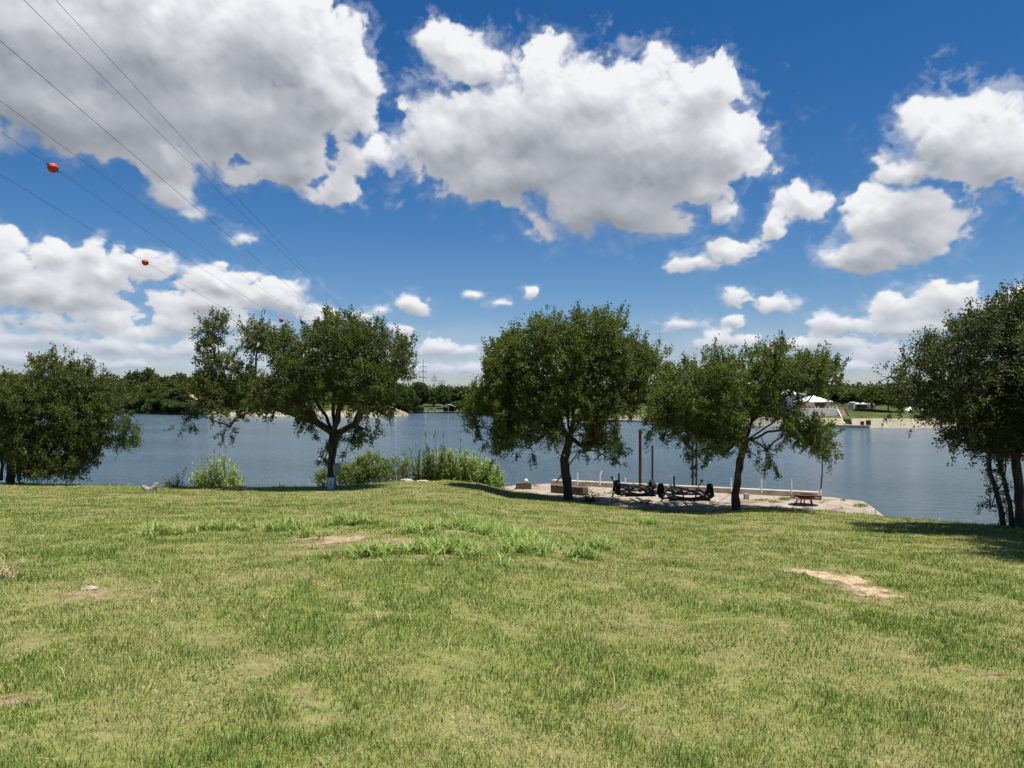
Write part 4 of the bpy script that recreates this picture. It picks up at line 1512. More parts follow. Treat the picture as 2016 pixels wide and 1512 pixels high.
def dock_things():
    # long curb along the water side
    a, b = atz(1088, 953.5, DZ), atz(1612, 979, DZ)
    mb = MB()
    beam(mb, a + [0, 0, .125], b + [0, 0, .125], .42, .25)
    o = mb.build('concrete_curb', M['curb'], bevel=.02)
    tag(o, 'long low tan concrete curb along the water side of the slab', 'curb')
    # timber lying past its end
    c = atz(1612, 984, DZ)
    mb = MB()
    beam(mb, c + [-.75, .22, .11], c + [.1, -.05, .11], .3, .2)
    tag(mb.build('timber_beam', M['old_wood'], bevel=.01), 'short dark timber beam at the right end of the concrete curb', 'timber')
    # crate with a white float
    Yc = atz(1026, 962, DZ)[1]
    c = atz(1031, 962, DZ)
    root = thing('wooden_crate', c, 'low dark weathered wooden crate near the left corner of the slab', 'crate')
    mb = MB()
    for i in range(3):
        mb.box(c + [0, -.30, .04 + i * .095], (.72, .03, .08), rz=0)
        mb.box(c + [0, .30, .04 + i * .095], (.72, .03, .08))
        mb.box(c + [-.375, 0, .04 + i * .095], (.03, .62, .08))
        mb.box(c + [.375, 0, .04 + i * .095], (.03, .62, .08))
    mb.build('sides', M['old_wood'], parent=root)
    mb = MB()
    for i in range(6):
        mb.box(c + [-.315 + i * .126, 0, .295], (.115, .64, .025))
    mb.build('top_slats', M['old_wood'], parent=root)
    root.rotation_euler = (0, 0, 0)
    s = MB().lathe(c + np.array([.12, -.08, .41]), [(.001, -.10), (.06, -.085), (.09, -.04), (.10, .0), (.09, .045), (.055, .085), (.001, .10)], 20)
    tag(s.build('float', M['white_pipe'], smooth=True), 'small white round float resting on the wooden crate', 'float')
    s = MB().lathe(c + np.array([.06, -.2, .345]), [(.001, -.035), (.035, -.02), (.04, .0), (.03, .025), (.001, .035)], 12)
    tag(s.build('pebble', M['stone'], smooth=True), 'small pale stone beside the white float on the crate', 'stone')
    # long dark timber block in the shade
    c0, c1 = atz(1089, 969, DZ), atz(1153, 975, DZ)
    root = thing('timber_block', (c0 + c1) / 2, 'long dark timber block lying in shade behind the tall oak trunk', 'timber')
    mb = MB()
    beam(mb, c0 + [0, 0, .2], c1 + [0, 0, .2], .45, .36)
    o = mb.build('block', M['old_wood'], parent=root, bevel=.03)
    mb = MB()
    for s_ in (.12, .5, .88):
        p = c0 + (c1 - c0) * s_
        mb.box(p + [0, -.245, .2], (.09, .04, .37))
    mb.build('cleat', M['black_paint'], parent=root)
    # slanted steel pole at the curb end
    a = atz(1095, 950, DZ + .25)
    t = at(1143, 884, a[1] - .2)
    mb = MB().tube([a, (a + t) / 2, t], .035, 8)
    tag(mb.build('leaning_pole', M['dark_steel'], origin=tuple(a)), 'thin metal pole leaning right from the left end of the curb', 'pole')
    # white pipe posts along the curb
    for px, top, bot, lab, g in ((1137, 930, 952, 'thin straight white pipe post just right of the tall oak trunk', None),
                                 (1230, 941, 955, 'shortest white pipe stub, left of the tallest steel post', None),
                                 (1439, 941, 965, 'white pipe post on the curb just left of the curved oak trunk', None),
                                 (1499, 943, 968, 'white pipe post on the curb just right of the small concrete block', None),
                                 (1558, 944, 970, 'white pipe post on the curb just left of the fire pit', None)):
        o = post('pipe_post', px, top, bot, .035, DZ + .25, M['white_pipe'], lab, 'post', 'white pipe posts along the curb')
    bpy.context.view_layer.update()
    b = atz(1181, 953, DZ + .25)
    mb = MB().tube([b - [0, 0, .05], at(1181, 940, b[1]), at(1181.5, 936, b[1]), at(1185, 927, b[1])], .04, 8)
    tag(mb.build('pipe_post', M['white_pipe'], origin=tuple(b)), 'white pipe post with a bent top, right of the tall oak trunk', 'post', 'white pipe posts along the curb')
    # caps on the posts
    # tall rusty steel posts
    for px, top, bot, r, z0, lab in ((1260.5, 845, 969, .070, DZ, 'tallest rusty steel post, behind the left boat trailer'),
                                     (1284.5, 877, 962, .052, DZ, 'shorter rusty steel post right of the tallest one'),
                                     (1364, 868, 965, .052, DZ, 'left one of the two close steel posts behind the right trailer'),
                                     (1371, 868, 963, .048, DZ, 'right one of the two close steel posts behind the right trailer')):
        o = post('steel_post', px, top, bot, r, z0, M['rust_post'], lab, 'post', 'tall steel posts on the slab')
    # thin pole at right with white foot
    b = atz(1615, 979, DZ)
    t = at(1621, 885, b[1])
    root = thing('thin_pole', b, 'thin tall dark pole with a white foot at the right end of the curb', 'pole')
    k = b + (t - b) * .17
    MB().tube([b - [0, 0, .05], k], .045, 8).build('foot', M['white_pipe'], parent=root)
    MB().tube([k, k + (t - k) * .4 + [.015, 0, 0], k + (t - k) * .7 - [.01, 0, 0], t], [.035, .032, .03, .028], 8).build('pole', M['dark_steel'], parent=root)
    # grey gangway resting behind the curb
    a, b_ = atz(1284, 951, DZ + .38), atz(1333, 960, DZ + .2)
    mb = MB()
    v = [a + [0, 0, 0], b_, b_ + [-.1, 1.1, -.05], a + [-.1, 1.0, .0]]
    v = np.array(v)
    vv = np.concatenate([v, v - [0, 0, .1]])
    mb.raw(vv, [[[0, 1, 2, 3], [7, 6, 5, 4], [0, 4, 5, 1], [1, 5, 6, 2], [2, 6, 7, 3], [3, 7, 4, 0]]])
    root = thing('gangway', (a + b_) / 2, 'sloping grey plank gangway behind the curb beside the steel posts', 'gangway')
    mb.build('deck', M['grey_wood'], parent=root)
    mb = MB()
    for s_ in (.3, .55, .8):
        p = a + (b_ - a) * s_
        mb.box(p + [-.03, -.02, -.05], (.05, .05, .14))
    mb.build('cleat', M['old_wood'], parent=root)
    # concrete block
    c = atz(1469.5, 983, DZ)
    mb = MB().box(c + [0, 0, .125], (.2, .2, .26), rz=.05)
    tag(mb.build('concrete_block', M['curb'], bevel=.012), 'small square concrete block on the slab right of the curved oak trunk', 'block')
    # fire pit: bowl, ring shelf, legs
    c = atz(1585, 994, DZ)
    root = thing('fire_pit', c, 'rusty round metal fire pit bowl with an outer ring on splayed legs', 'fire pit')
    MB().lathe(c, [(.12, .245), (.28, .29), (.42, .39), (.455, .435), (.445, .445), (.40, .41), (.26, .34), (.001, .33)], 36).build('bowl', M['rust'], parent=root, smooth=True)
    MB().lathe(c, [(.44, .275), (.61, .285), (.615, .30), (.605, .315), (.44, .305), (.44, .275)], 40).build('ring', M['rust'], parent=root)
    lo = None
    for i, an in enumerate((.5, 1.65, 3.0, 4.25, 5.2)):
        d = np.array([math.cos(an), math.sin(an), 0])
        mb = MB()
        beam(mb, c + d * .30 + [0, 0, .29], c + d * .41, .05, .035)
        mb.build('leg', M['rust'], parent=root)
    # a flipped grate lying on the rim
    mb = MB()
    for i in range(7):
        mb.box(c + [.05 + .0 * i, -.2 + i * .065, .46], (.5, .012, .012))
    mb.build('grate', M['rust'], parent=root)


M['rust_post'] = mat('rusty_post_steel', (0.045, 0.026, 0.024), 0.75, 0.35, 3, col2=(0.075, 0.035, 0.03), stretch=(1, 1, .4))


def wheel(c, R, w, root, name='wheel'):
    s = 28
    t = MB().lathe(c, [(R * .60, -w * .42), (R * .86, -w * .5), (R * .97, -w * .42), (R, -w * .2), (R, w * .2), (R * .97, w * .42), (R * .86, w * .5), (R * .60, w * .42), (R * .60, -w * .42)], s, 'x').build(name, M['tyre'], parent=root, smooth=False)
    mb = MB().lathe(c, [(.001, -w * .22), (R * .22, -w * .24), (R * .5, -w * .10), (R * .6, -w * .40), (R * .62, -w * .36), (R * .62, w * .36), (R * .6, w * .40), (R * .5, w * .10), (R * .22, w * .24), (.001, w * .22)], 20, 'x')
    o = mb.build('rim', M['rim'], parent=root, smooth=True)
    o.parent = t
    return t


def trailer(loc, rz, width, label, jack_side, rust=False):
    """boat trailer, long axis along local +y away from the viewer, tail towards the viewer"""
    root = thing('boat_trailer', loc, label, 'boat trailer', 'boat trailers parked on the slab')
    root.rotation_euler = (0, 0, 0)
    o = np.array(loc, float)
    R = .31
    hw = width / 2
    bm_ = M['black_paint']
    ca, sa = math.cos(rz), math.sin(rz)

    def L(x, y, z):
        return o + np.array([x * ca - y * sa, x * sa + y * ca, z])

    def LB(mb, a, b, w, h):
        return beam(mb, L(*a), L(*b), w, h)
    mb = MB()
    for s in (-1, 1):
        LB(mb, (s * hw * .62, -1.0, .42), (s * hw * .62, 1.5, .42), .06, .11)
        LB(mb, (s * hw * .62, 1.5, .42), (s * .08, 3.1, .42), .06, .11)
    for y in (-1.0, .95):
        LB(mb, (-hw * .75, y, .36), (hw * .75, y, .36), .06, .08)
    LB(mb, (0, 1.6, .40), (0, 4.0, .40), .08, .09)
    mb.build('frame', bm_, parent=root)
    mb = MB()
    LB(mb, (-hw + .1, 0, .30), (hw - .1, 0, .30), .07, .07)
    mb.build('axle', bm_, parent=root)
    # V-shaped cross supports with keel roller
    for y in (-.9, 1.0):
        mb = MB()
        LB(mb, (-hw * .62, y - .06, .52), (0, y - .06, .40), .06, .06)
        LB(mb, (hw * .62, y - .06, .52), (0, y - .06, .40), .06, .06)
        mb.build('cross_member', M['rust'] if rust else bm_, parent=root)
    for s in (-1, 1):
        for x in (hw * .55, hw * .22):
            if x < hw * .3 and s < 0 and rust is False:
                continue
            mb = MB()
            LB(mb, (s * x, -1.25, .60), (s * x, .9, .66), .10, .05)
            b = mb.build('bunk', M['old_wood'], parent=root)
            mb = MB()
            LB(mb, (s * x, -1.02, .40), (s * (x + .02), -1.02, .70), .05, .05)
            LB(mb, (s * (x + .02), -1.02, .70), (s * (x + .13), -1.02, .78), .05, .05)
            mb.build('bunk_bracket', bm_, parent=root)
    # fenders over the wheels
    for s in (-1, 1):
        c = L(s * (hw - .1), 0, R)
        w = wheel(np.zeros(3), R, .20, None)
        w.parent = root
        w.location = c - o
        w.rotation_euler = (0, 0, rz)
        w.children[0].location = (0, 0, 0)
        mb = MB()
        an = np.linspace(.25, math.pi - .25, 9)
        for a0, a1 in zip(an[:-1], an[1:]):
            LB(mb, (s * (hw - .1), math.cos(a0) * .38, R + math.sin(a0) * .38), (s * (hw - .1), math.cos(a1) * .38, R + math.sin(a1) * .38), .24, .012)
        mb.build('fender', bm_, parent=root)
    # guide post + winch stand + tongue jack
    mb = MB()
    mb.tube([L(jack_side * (hw * .55), 1.2, .42), L(jack_side * (hw * .82), 1.2, .88)], .022, 8)
    mb.lathe(L(jack_side * (hw * .83), 1.2, .92), [(.001, -.06), (.055, -.045), (.065, 0), (.05, .045), (.001, .06)], 12)
    mb.build('guide_post', bm_, parent=root)
    mb = MB()
    LB(mb, (0, 2.9, .42), (0, 2.9, .95), .08, .08)
    mb.build('winch_stand', bm_, parent=root)
    mb = MB()
    mb.tube([L(.12, 3.4, .02), L(.12, 3.4, .75)], .03, 8)
    mb.build('jack', M['rim'], parent=root)
    for s in (-1, 1):
        mb = MB().box(L(s * (hw * .72), -1.06, .46), (.16, .05, .08), rz=rz)
        mb.build('tail_light', M['tail_lens'], parent=root)
    return root


M['tail_lens'] = mat('red_lens', (0.12, 0.015, 0.012), 0.3, 0.2, 10, spec=.5)


def trailers():
    a = atz(1250, 987, DZ)
    trailer((a[0], a[1] + .1, DZ), .10, 1.78, 'black boat trailer on the left, directly right of the tall oak', -1)
    b = atz(1349, 995, DZ)
    trailer((b[0], b[1], DZ), -.05, 2.25, 'wider rust-marked black boat trailer on the right, beside the curved oak', 1, True)
    # loose steel bits below the trailers
    for px, py, l, lab in ((1262, 990, .35, 'short rusty bar lying flat under the left trailer, left of its twin'), (1274, 991, .4, 'longer rusty bar lying under the left trailer near its right wheel')):
        c = atz(px, py, DZ)
        mb = MB()
        beam(mb, c + [-.08, -l * .7, .03], c + [.1, l * .7, .05], .06, .04)
        tag(mb.build('steel_bar', M['rust']), lab, 'metal bar')


def bank_things():
    # utility box on two posts beside the second tree
    g = gpt(668, 961)
    root = thing('utility_box', g, 'grey utility box on two short posts against the forked oak trunk', 'utility box')
    Y = g[1]
    t, bt = at(663, 912, Y), at(663, 932, Y)
    cz = (t[2] + bt[2]) / 2
    MB().box((t[0], Y, cz), (.27, .18, t[2] - bt[2])).build('cabinet', M['grey_metal'], parent=root, bevel=.012)
    MB().box((t[0], Y - .105, cz), (.21, .02, (t[2] - bt[2]) * .8)).build('door', M['grey_metal'], parent=root)
    for px in (659.5, 668):
        p = at(px, 961, Y)
        MB().box((p[0], Y + .02, (g[2] + bt[2]) / 2 - .05), (.06, .06, bt[2] - g[2] + .1)).build('post', M['grey_wood'], parent=root)
    # white weathered bucket at the trunk foot
    g = gpt(652, 963)
    g[1] -= .1
    root = thing('bucket', g, 'tall white weathered plastic bucket with dark holes at the forked oak trunk foot', 'bucket')
    MB().lathe(g, [(.001, 0), (.105, 0), (.11, .01), (.14, .43), (.145, .45), (.13, .45), (.105, .05), (.001, .05)], 20).build('body', M['white_paint'], parent=root, smooth=False)
    mb = MB()
    for dx, z, w, h in ((.035, .27, .05, .035), (.055, .19, .03, .07), (-.01, .17, .035, .035), (.02, .33, .025, .025)):
        yy = -math.sqrt(max(.122 ** 2 - dx ** 2, 0)) - .006
        mb.box(g + [dx, yy, z], (w, .012, h), rz=dx * 4)
    mb.build('hole', M['black_hole'], parent=root)
    # small dark box nailed to the left side of the trunk
    p = at(649, 926, gpt(655, 960)[1] - .12)
    tag(MB().box(p, (.07, .08, .09)).build('junction_box', M['black_paint']), 'tiny dark box fixed to the left side of the forked oak trunk', 'box')
    # fence post and bare broken branch by the left tree
    g = gpt(38, 951)
    t = at(38, 900, g[1])
    tag(MB().tube([g - [0, 0, .1], (g + t) / 2 + [.01, 0, 0], t], [.045, .04, .04], 7).build('wooden_post', M['grey_wood'], origin=tuple(g)), 'rough grey wooden post at the foot of the far left tree', 'post')
    p = [at(px, py, g[1] - .25) for px, py in ((-4, 872), (8, 871), (16, 880), (28, 890), (36, 899))]
    mb = MB().tube(p, [.012, .02, .03, .03, .02], 7)
    mb.tube([p[1], at(12, 862, g[1] - .2)], [.012, .006], 5).tube([p[2], at(10, 890, g[1] - .2)], [.014, .006], 5)
    tag(mb.build('bare_branch', M['dead_wood']), 'bare bleached broken branch leaning on the post at the far left', 'branch')
    # driftwood stump
    g = gpt(296, 966)
    rng = np.random.RandomState(5)
    root = thing('driftwood_stump', g, 'small bleached forked driftwood stump on the lawn left of the reeds', 'stump')
    mpp = g[1] / F
    mb = MB()
    P = [np.array([(px - 296) * mpp, dy, (966 - py) * mpp]) + g for px, py, dy in ((280, 957, 0), (284, 960, 0), (289, 964, 0), (296, 965, .03), (302, 963, 0), (306, 957, 0), (308, 951, .0))]
    mb.tube(P, [.05, .085, .10, .11, .115, .10, .07], 9)
    mb.tube([P[3], P[3] + [.02, .12, .10]], [.06, .02], 7)
    mb.tube([P[1], P[1] + [-.06, .04, .09]], [.04, .012], 6)
    mb.tube([P[5], P[5] + [.09, -.02, .08]], [.045, .015], 6)
    mb.build('wood', M['dead_wood'], parent=root)
    # rocks on the bank
    for (px, py, sx, sy, sz, lab) in ((800, 946, .38, .25, .13, 'brown flat rock on the bank below the young sapling'), (833, 948, .32, .2, .07, 'flat pale rock at the left foot of the cane thicket')):
        g = gpt(px, py)
        rock(g, sx, sy, sz, lab, px)
    g = gpt(177, 1160)
    rock(g + [0, 0, .01], .085, .07, .022, 'flat white stone lying in the grass at the left', 9)
    # litter: tiny white scraps in the grass near the trailers
    g = gpt(1347, 1005)
    rock(g + [0, 0, .03], .04, .03, .03, 'tiny white scrap in the grass below the right trailer', 4, 'white_pipe')
    g = gpt(1165, 986)
    rock(g + [0, 0, .03], .04, .03, .03, 'tiny white scrap in shade right of the tall oak foot', 6, 'white_pipe')


def rock(c, sx, sy, sz, label, seed, m='stone'):
    rng = np.random.RandomState(seed)
    n, k = 12, 7
    v = []
    for i in range(k):
        th = math.pi * i / (k - 1)
        for j in range(n):
            a = 2 * math.pi * j / n
            r = 1 + .16 * rng.randn() * math.sin(th)
            v.append([sx * r * math.sin(th) * math.cos(a), sy * r * math.sin(th) * math.sin(a), sz * max(math.cos(th), -.4) * (1 + .1 * rng.randn())])
    q = [[i * n + j, i * n + (j + 1) % n, (i + 1) * n + (j + 1) % n, (i + 1) * n + j] for i in range(k - 1) for j in range(n)]
    o = MB().raw(np.array(v) + c, [q]).build('rock', M[m], origin=tuple(c))
    tag(o, label, 'rock')


# ------------------------------------------------------------ far bank: walls, houses, boathouse
def shore_wall(name, px0, px1, h, label, steps=24, t=.0, zb=-.6, thick=.5):
    pts = [shore(px, t) for px in np.linspace(px0, px1, steps)]
    v, q = [], []
    for i, p in enumerate(pts):
        hh = h
        d = np.array([0, thick, 0])
        top = np.array([p[0], p[1] + .62, hh])
        bot = np.array([p[0], p[1], zb])
        v += [bot, top, top + d, bot + d]
        if i:
            k = 4 * i
            q += [[k - 4, k, k + 1, k - 3], [k - 3, k + 1, k + 2, k - 2], [k - 2, k + 2, k + 3, k - 1]]
    k = 4 * (len(pts) - 1)
    q += [[3, 2, 1, 0], [k, k + 1, k + 2, k + 3]]
    o = MB().raw(np.array(v), [q]).build(name, M['block_wall'])
    return tag(o, label, 'wall')


def hip_roof(mb, x0, x1, y0, y1, z, h, ov=.5, ridge=.35, th=.15):
    x0, x1, y0, y1 = x0 - ov, x1 + ov, y0 - ov, y1 + ov
    cx, cy = (x0 + x1) / 2, (y0 + y1) / 2
    rx = (x1 - x0) / 2 * ridge
    v = [(x0, y0, z), (x1, y0, z), (x1, y1, z), (x0, y1, z), (cx - rx, cy, z + h), (cx + rx, cy, z + h), (x0, y0, z - th), (x1, y0, z - th), (x1, y1, z - th), (x0, y1, z - th)]
    mb.raw(v, [[[0, 1, 5, 4], [2, 3, 4, 5], [0, 6, 7, 1], [1, 7, 8, 2], [2, 8, 9, 3], [3, 9, 6, 0], [9, 8, 7, 6]], [[1, 2, 5], [3, 0, 4]]])
    return mb


def far_things():
    shore_wall('retaining_wall', 392, 782, 1.85, 'long pale tan block wall along the water on the left far bank', t=-.95)
    shore_wall('retaining_wall', 1000, 1480, 1.55, 'pale block wall on the far bank seen between the two middle oaks', t=-.95)
    shore_wall('retaining_wall', 1480, 1662, 1.75, 'tan block wall below the white-roofed house, left of the stairs', t=-.95)
    shore_wall('retaining_wall', 1679, 2150, 1.75, 'long tan block wall right of the stone stairs', t=-.95)
    # stepped end of the left wall
    p = shore(784, -.4)
    root = thing('wing_wall', p, 'stepped tan wing wall closing the right end of the long left wall', 'wall')
    for i in range(5):
        a = shore(783 + i * 4.2, -.5)
        MB().box((a[0], a[1] + 2.2 + i * .4, .9 - i * .16), (1.0, 4.0, 2.2 - i * .36)).build('step_block', M['block_wall'], parent=root)
    # slope coping going up behind
    a, b = shore(797, 1.0), shore(762, 6.0)
    a[2] = .6
    b[2] = at(762, 797, b[1])[2]
    mb = MB()
    beam(mb, a, b, .5, .5)
    tag(mb.build('sloped_coping', M['block_wall']), 'tan sloping coping climbing the grass mound from the wall end', 'coping')
    # black pipe outlet in the left wall
    c = shore(527, -.56)
    tag(MB().lathe((c[0], c[1], 1.0), [(.001, -.12), (.40, -.12), (.48, -.06), (.48, .05), (.001, .05)], 20, 'y').build('drain_cap', M['black_paint']), 'round black drain cap on the long tan wall', 'drain cap')
    # low platforms in front of right walls
    for x0, x1, h, lab in ((1590, 1712, .55, 'low grey concrete jetty in front of the stairs and wall'), (1180, 1300, .42, 'low white concrete ledge at the water between the middle oaks')):
        a, b = shore(x0, -2.2), shore(x1, -2.2)
        mb = MB()
        beam(mb, a * [1, 1, 0] + [0, 0, h / 2 - .3], b * [1, 1, 0] + [0, 0, h / 2 - .3], 2.6, h + .6)
        tag(mb.build('jetty', M['curb']), lab, 'jetty')
    for px, lab in ((1697, 'small black drum on the jetty, left of its pair'), (1709, 'larger black drum at the right end of the jetty')):
        p = shore(px, -1.9)
        s = .9 if px < 1700 else 1.15
        tag(MB().lathe((p[0], p[1], .55), [(.001, 0), (.36 * s, 0), (.38 * s, .3), (.38 * s, .6 * s), (.36 * s, .78 * s), (.001, .8 * s)], 16).build('drum', M['black_paint']), lab, 'drum')
    # stone stairs up the right bank
    a = shore(1671, -.5)
    b = shore(1655, 9.0)
    zt = at(1655, 806, b[1])[2]
    root = thing('stone_stairs', a, 'straight stone stairs climbing from the jetty beside the grey terrace', 'stairs')
    n = 16
    mb = MB()
    for i in range(n):
        s = (i + .5) / n
        c = a + (b - a) * s
        z = .5 + (zt - .5) * (i + 1) / n
        mb.box((c[0], c[1], z / 2 - .3), (1.5, (b[1] - a[1]) / n, z + .6))
    mb.build('steps', M['stair'], parent=root)
    for s in (-1, 1):
        mb = MB()
        p0 = a + [s * .85, 0, 0]
        p1 = b + [s * .85, 0, 0]
        p0[2], p1[2] = .55, zt + .15
        beam(mb, p0, p1, .16, .6)
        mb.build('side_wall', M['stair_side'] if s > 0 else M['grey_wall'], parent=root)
    # grey terrace wall of the house
    Yt = shore(1620, 4.0)[1]
    l, r = at(1560, 805, Yt), at(1649, 805, Yt)
    zt2 = at(1620, 804.5, Yt)[2]
    root = thing('terrace', (l[0], Yt, 1.6), 'grey block terrace with posts below the white-roofed house', 'terrace')
    MB().box(((l[0] + r[0]) / 2, Yt + 2.5, (zt2 + 1.4) / 2), (r[0] - l[0], 5.0, zt2 - 1.4)).build('wall', M['grey_wall'], parent=root)
    for px in (1605, 1611, 1625, 1634, 1640, 1648):
        p = at(px, 804, Yt + .2)
        MB().box((p[0], Yt + .2, zt2 + .22), (.14, .14, .45)).build('post', M['white_pipe'], parent=root)
    # the house
    Yh = Yt + 3.0
    x0, x1 = at(1586, 800, Yh)[0], at(1633, 800, Yh)[0]
    z0 = zt2
    ze = at(1610, 790.5, Yh)[2]
    zr = at(1610, 779, Yh + 3)[2]
    root = thing('house', ((x0 + x1) / 2, Yh, z0), 'pink brick house with a white hipped metal roof above the grey terrace', 'house')
    MB().box(((x0 + x1) / 2, Yh + 2.5, (z0 + ze) / 2), (x1 - x0, 5, ze - z0)).build('wall', M['brick'], parent=root)
    w0, w1 = at(1604, 795, Yh)[0], at(1626, 795, Yh)[0]
    f = MB()
    zm, zh = (z0 + ze) / 2 + .05, (ze - z0) * .78
    f.box(((w0 + w1) / 2, Yh - .02, zm), (w1 - w0, .06, zh)).build('window', M['dark_glass'], parent=root)
    hip_roof(MB(), x0, x1, Yh, Yh + 5, ze, zr - ze, .55, .12).build('roof', M['white_roof'], parent=root)
    # upper white roofs seen through the crown, with a brick chimney
    Yu = shore(1550, 16)[1]
    xa, xb = at(1512, 780, Yu)[0], at(1578, 780, Yu)[0]
    zg, zk, zz = shore(1550, 16)[2], at(1540, 776, Yu)[2], at(1540, 767.5, Yu + 3)[2]
    root = thing('house', ((xa + xb) / 2, Yu, zg), 'large house with a low white roof partly hidden behind the curved oak crown', 'house')
    MB().box(((xa + xb) / 2, Yu + 4, (zg + zk) / 2), (xb - xa, 8, zk - zg)).build('wall', M['grey_wall'], parent=root)
    hip_roof(MB(), xa, xb, Yu, Yu + 8, zk, zz - zk, .5, .6).build('roof', M['white_roof'], parent=root)
    for px in (1525, 1545, 1565):
        p = at(px, 790, Yu)
        MB().box((p[0], Yu - .03, (zg + zk) / 2 + .2), (1.1, .06, 1.2)).build('window', M['dark_glass'], parent=root)
    ch = at(1583, 790, Yu + 1)
    zc = at(1583, 769, Yu + 1)[2]
    MB().box((ch[0], Yu + 1, (zg + zc) / 2), (.9, .9, zc - zg)).build('chimney', M['brick'], parent=root)
    # white pavilion roof mid bank
    # beige tank and low shed
    p = shore(1679, 17)
    p[2] = at(1679, 804, p[1])[2]
    r_ = 7.2 * p[1] / F
    h = at(1679, 792, p[1])[2] - p[2]
    tag(MB().lathe(p, [(.001, -1.2), (r_, -1.2), (r_, h * .33), (r_ * 1.01, h * .34), (r_, h * .35), (r_, h * .97), (r_ * .9, h * 1.0), (.001, h * 1.08)], 28).build('water_tank', M['beige'], smooth=False, origin=tuple(p)), 'round beige water tank on the right bank lawn', 'water tank')
    for x0p, x1p, tp, rt, bt, lab, dz in ((1687, 1706, 795, 793, 804, 'low dark open shed with a white roof right of the beige tank', 17), (1699, 1724, 796, 792.5, 806, 'small white-roofed house behind the bright green tree on the right bank', 19)):
        Ys_ = shore((x0p + x1p) / 2, dz)[1]
        xa, xb = at(x0p, tp, Ys_)[0], at(x1p, tp, Ys_)[0]
        zb, zt_, zr_ = at(x0p, bt, Ys_)[2] - .8, at(x0p, tp, Ys_)[2], at(x0p, rt, Ys_ + 2)[2]
        root = thing('shed' if x0p < 1690 else 'house', ((xa + xb) / 2, Ys_, zb), lab, 'shed' if x0p < 1690 else 'house')
        MB().box(((xa + xb) / 2, Ys_ + 2, (zb + zt_) / 2), (xb - xa, 4, zt_ - zb)).build('wall', M['old_wood'] if x0p < 1690 else M['grey_wall'], parent=root)
        hip_roof(MB(), xa, xb, Ys_, Ys_ + 4, zt_, zr_ - zt_, .3, .5).build('roof', M['white_roof'], parent=root)
        for s in (.25, .72):
            MB().box((xa + (xb - xa) * s, Ys_ - .02, (zb + .8 + zt_) / 2), (.5, .06, (zt_ - zb - .8) * .6)).build('window', M['dark_glass'], parent=root)
    # white tarp-covered boat seen under the right oak
    Yb = shore(1800, 14)[1]
    a, b = at(1782, 812, Yb), at(1822, 812, Yb)
    zt_ = at(1800, 799, Yb)[2]
    cx, w = (a[0] + b[0]) / 2, (b[0] - a[0]) / 2
    mb = MB()
    n = 9
    v, q = [], []
    for i in range(n):
        s = i / (n - 1) * 2 - 1
        hgt = (zt_ - a[2]) * (1 - .55 * abs(s) ** 2.2)
        ww = 1.1 * (1 - .6 * max(s, 0) ** 2)
        for (dy, dz) in ((-ww, 0), (-ww, .45 * hgt), (0, hgt), (ww, .45 * hgt), (ww, 0)):
            v.append((cx + s * w, Yb + dy, a[2] + dz))
        if i:
            k = 5 * i
            q += [[k - 5 + j, k + j, k + j + 1, k - 4 + j] for j in range(4)]
    tag(mb.raw(v, [q]).build('covered_boat', M['white_roof']), 'boat under a white cover on the right bank, seen beneath the edge oak crown', 'boat')
    # white post standing in shallow water in front of right wall
    p = shore(1736, -1.0)
    tag(MB().tube([(p[0], p[1], -.5), (p[0], p[1], .75)], .12, 8).build('marker_post', M['white_pipe']), 'short white post at the foot of the long right wall', 'post')
    # cove: boathouse with white gable roof, dock, small shed
    B = shore(882, -3)
    Yb = B[1]
    mx = Yb / F
    xl, xr = at(868.5, 800, Yb)[0], at(897, 800, Yb)[0]
    ze, zr = at(880, 801.5, Yb)[2], at(880, 796, Yb)[2]
    root = thing('boathouse', (B[0], Yb, .3), 'open boathouse with a white curved metal roof in the far cove', 'boathouse')
    prof = [(-1, 0), (-.55, .62), (-.05, 1.0), (.45, .72), (1, .1)]
    v, q = [], []
    hw = (xr - xl) / 2
    cx = (xl + xr) / 2
    for (s, hh) in prof:
        x, z = cx + s * hw, ze + hh * (zr - ze)
        v += [(x, Yb, z), (x, Yb + 8, z), (x, Yb + 8, z - .14), (x, Yb, z - .14)]
    for i in range(1, len(prof)):
        k = 4 * i
        q += [[k - 4, k, k + 1, k - 3], [k - 2, k + 2, k + 3, k - 1], [k - 1, k + 3, k, k - 4], [k - 3, k + 1, k + 2, k - 2]]
    MB().raw(v, [q]).build('roof', M['white_roof'], parent=root)
    for x in (xl + .35, cx, xr - .35):
        for y in (Yb + .3, Yb + 7.6):
            MB().box((x, y, (ze + .3) / 2), (.22, .22, ze - .3 + .5)).build('post', M['grey_wood'], parent=root)
    MB().box((cx, Yb + 7.9, (ze + .3) / 2), (hw * 1.8, .12, ze - .6)).build('back_wall', M['old_wood'], parent=root)
    for x0p, x1p, z, dy, lab in ((834, 872, .75, -2.6, 'long low wooden dock left of the boathouse in the cove'), (858, 912, .62, -3.6, 'low pale dock running in front of the boathouse')):
        a, b = shore(x0p, dy), shore(x1p, dy)
        root = thing('dock', ((a[0] + b[0]) / 2, a[1], z), lab, 'dock')
        mb = MB()
        beam(mb, a * [1, 1, 0] + [0, 0, z], b * [1, 1, 0] + [0, 0, z], 1.5, .16)
        mb.build('deck', M['curb'], parent=root)
        for s in np.linspace(.05, .95, 6):
            p = a + (b - a) * s
            MB().box((p[0], p[1] - .6, z / 2 - .4), (.2, .2, z + .6)).build('pile', M['old_wood'], parent=root)
    p = shore(829, -1)
    root = thing('shed', p, 'small dark waterside shed between the tan wall end and the docks', 'shed')
    MB().box((p[0], p[1], 1.5), (2.4, 2.4, 2.2)).build('wall', M['old_wood'], parent=root)
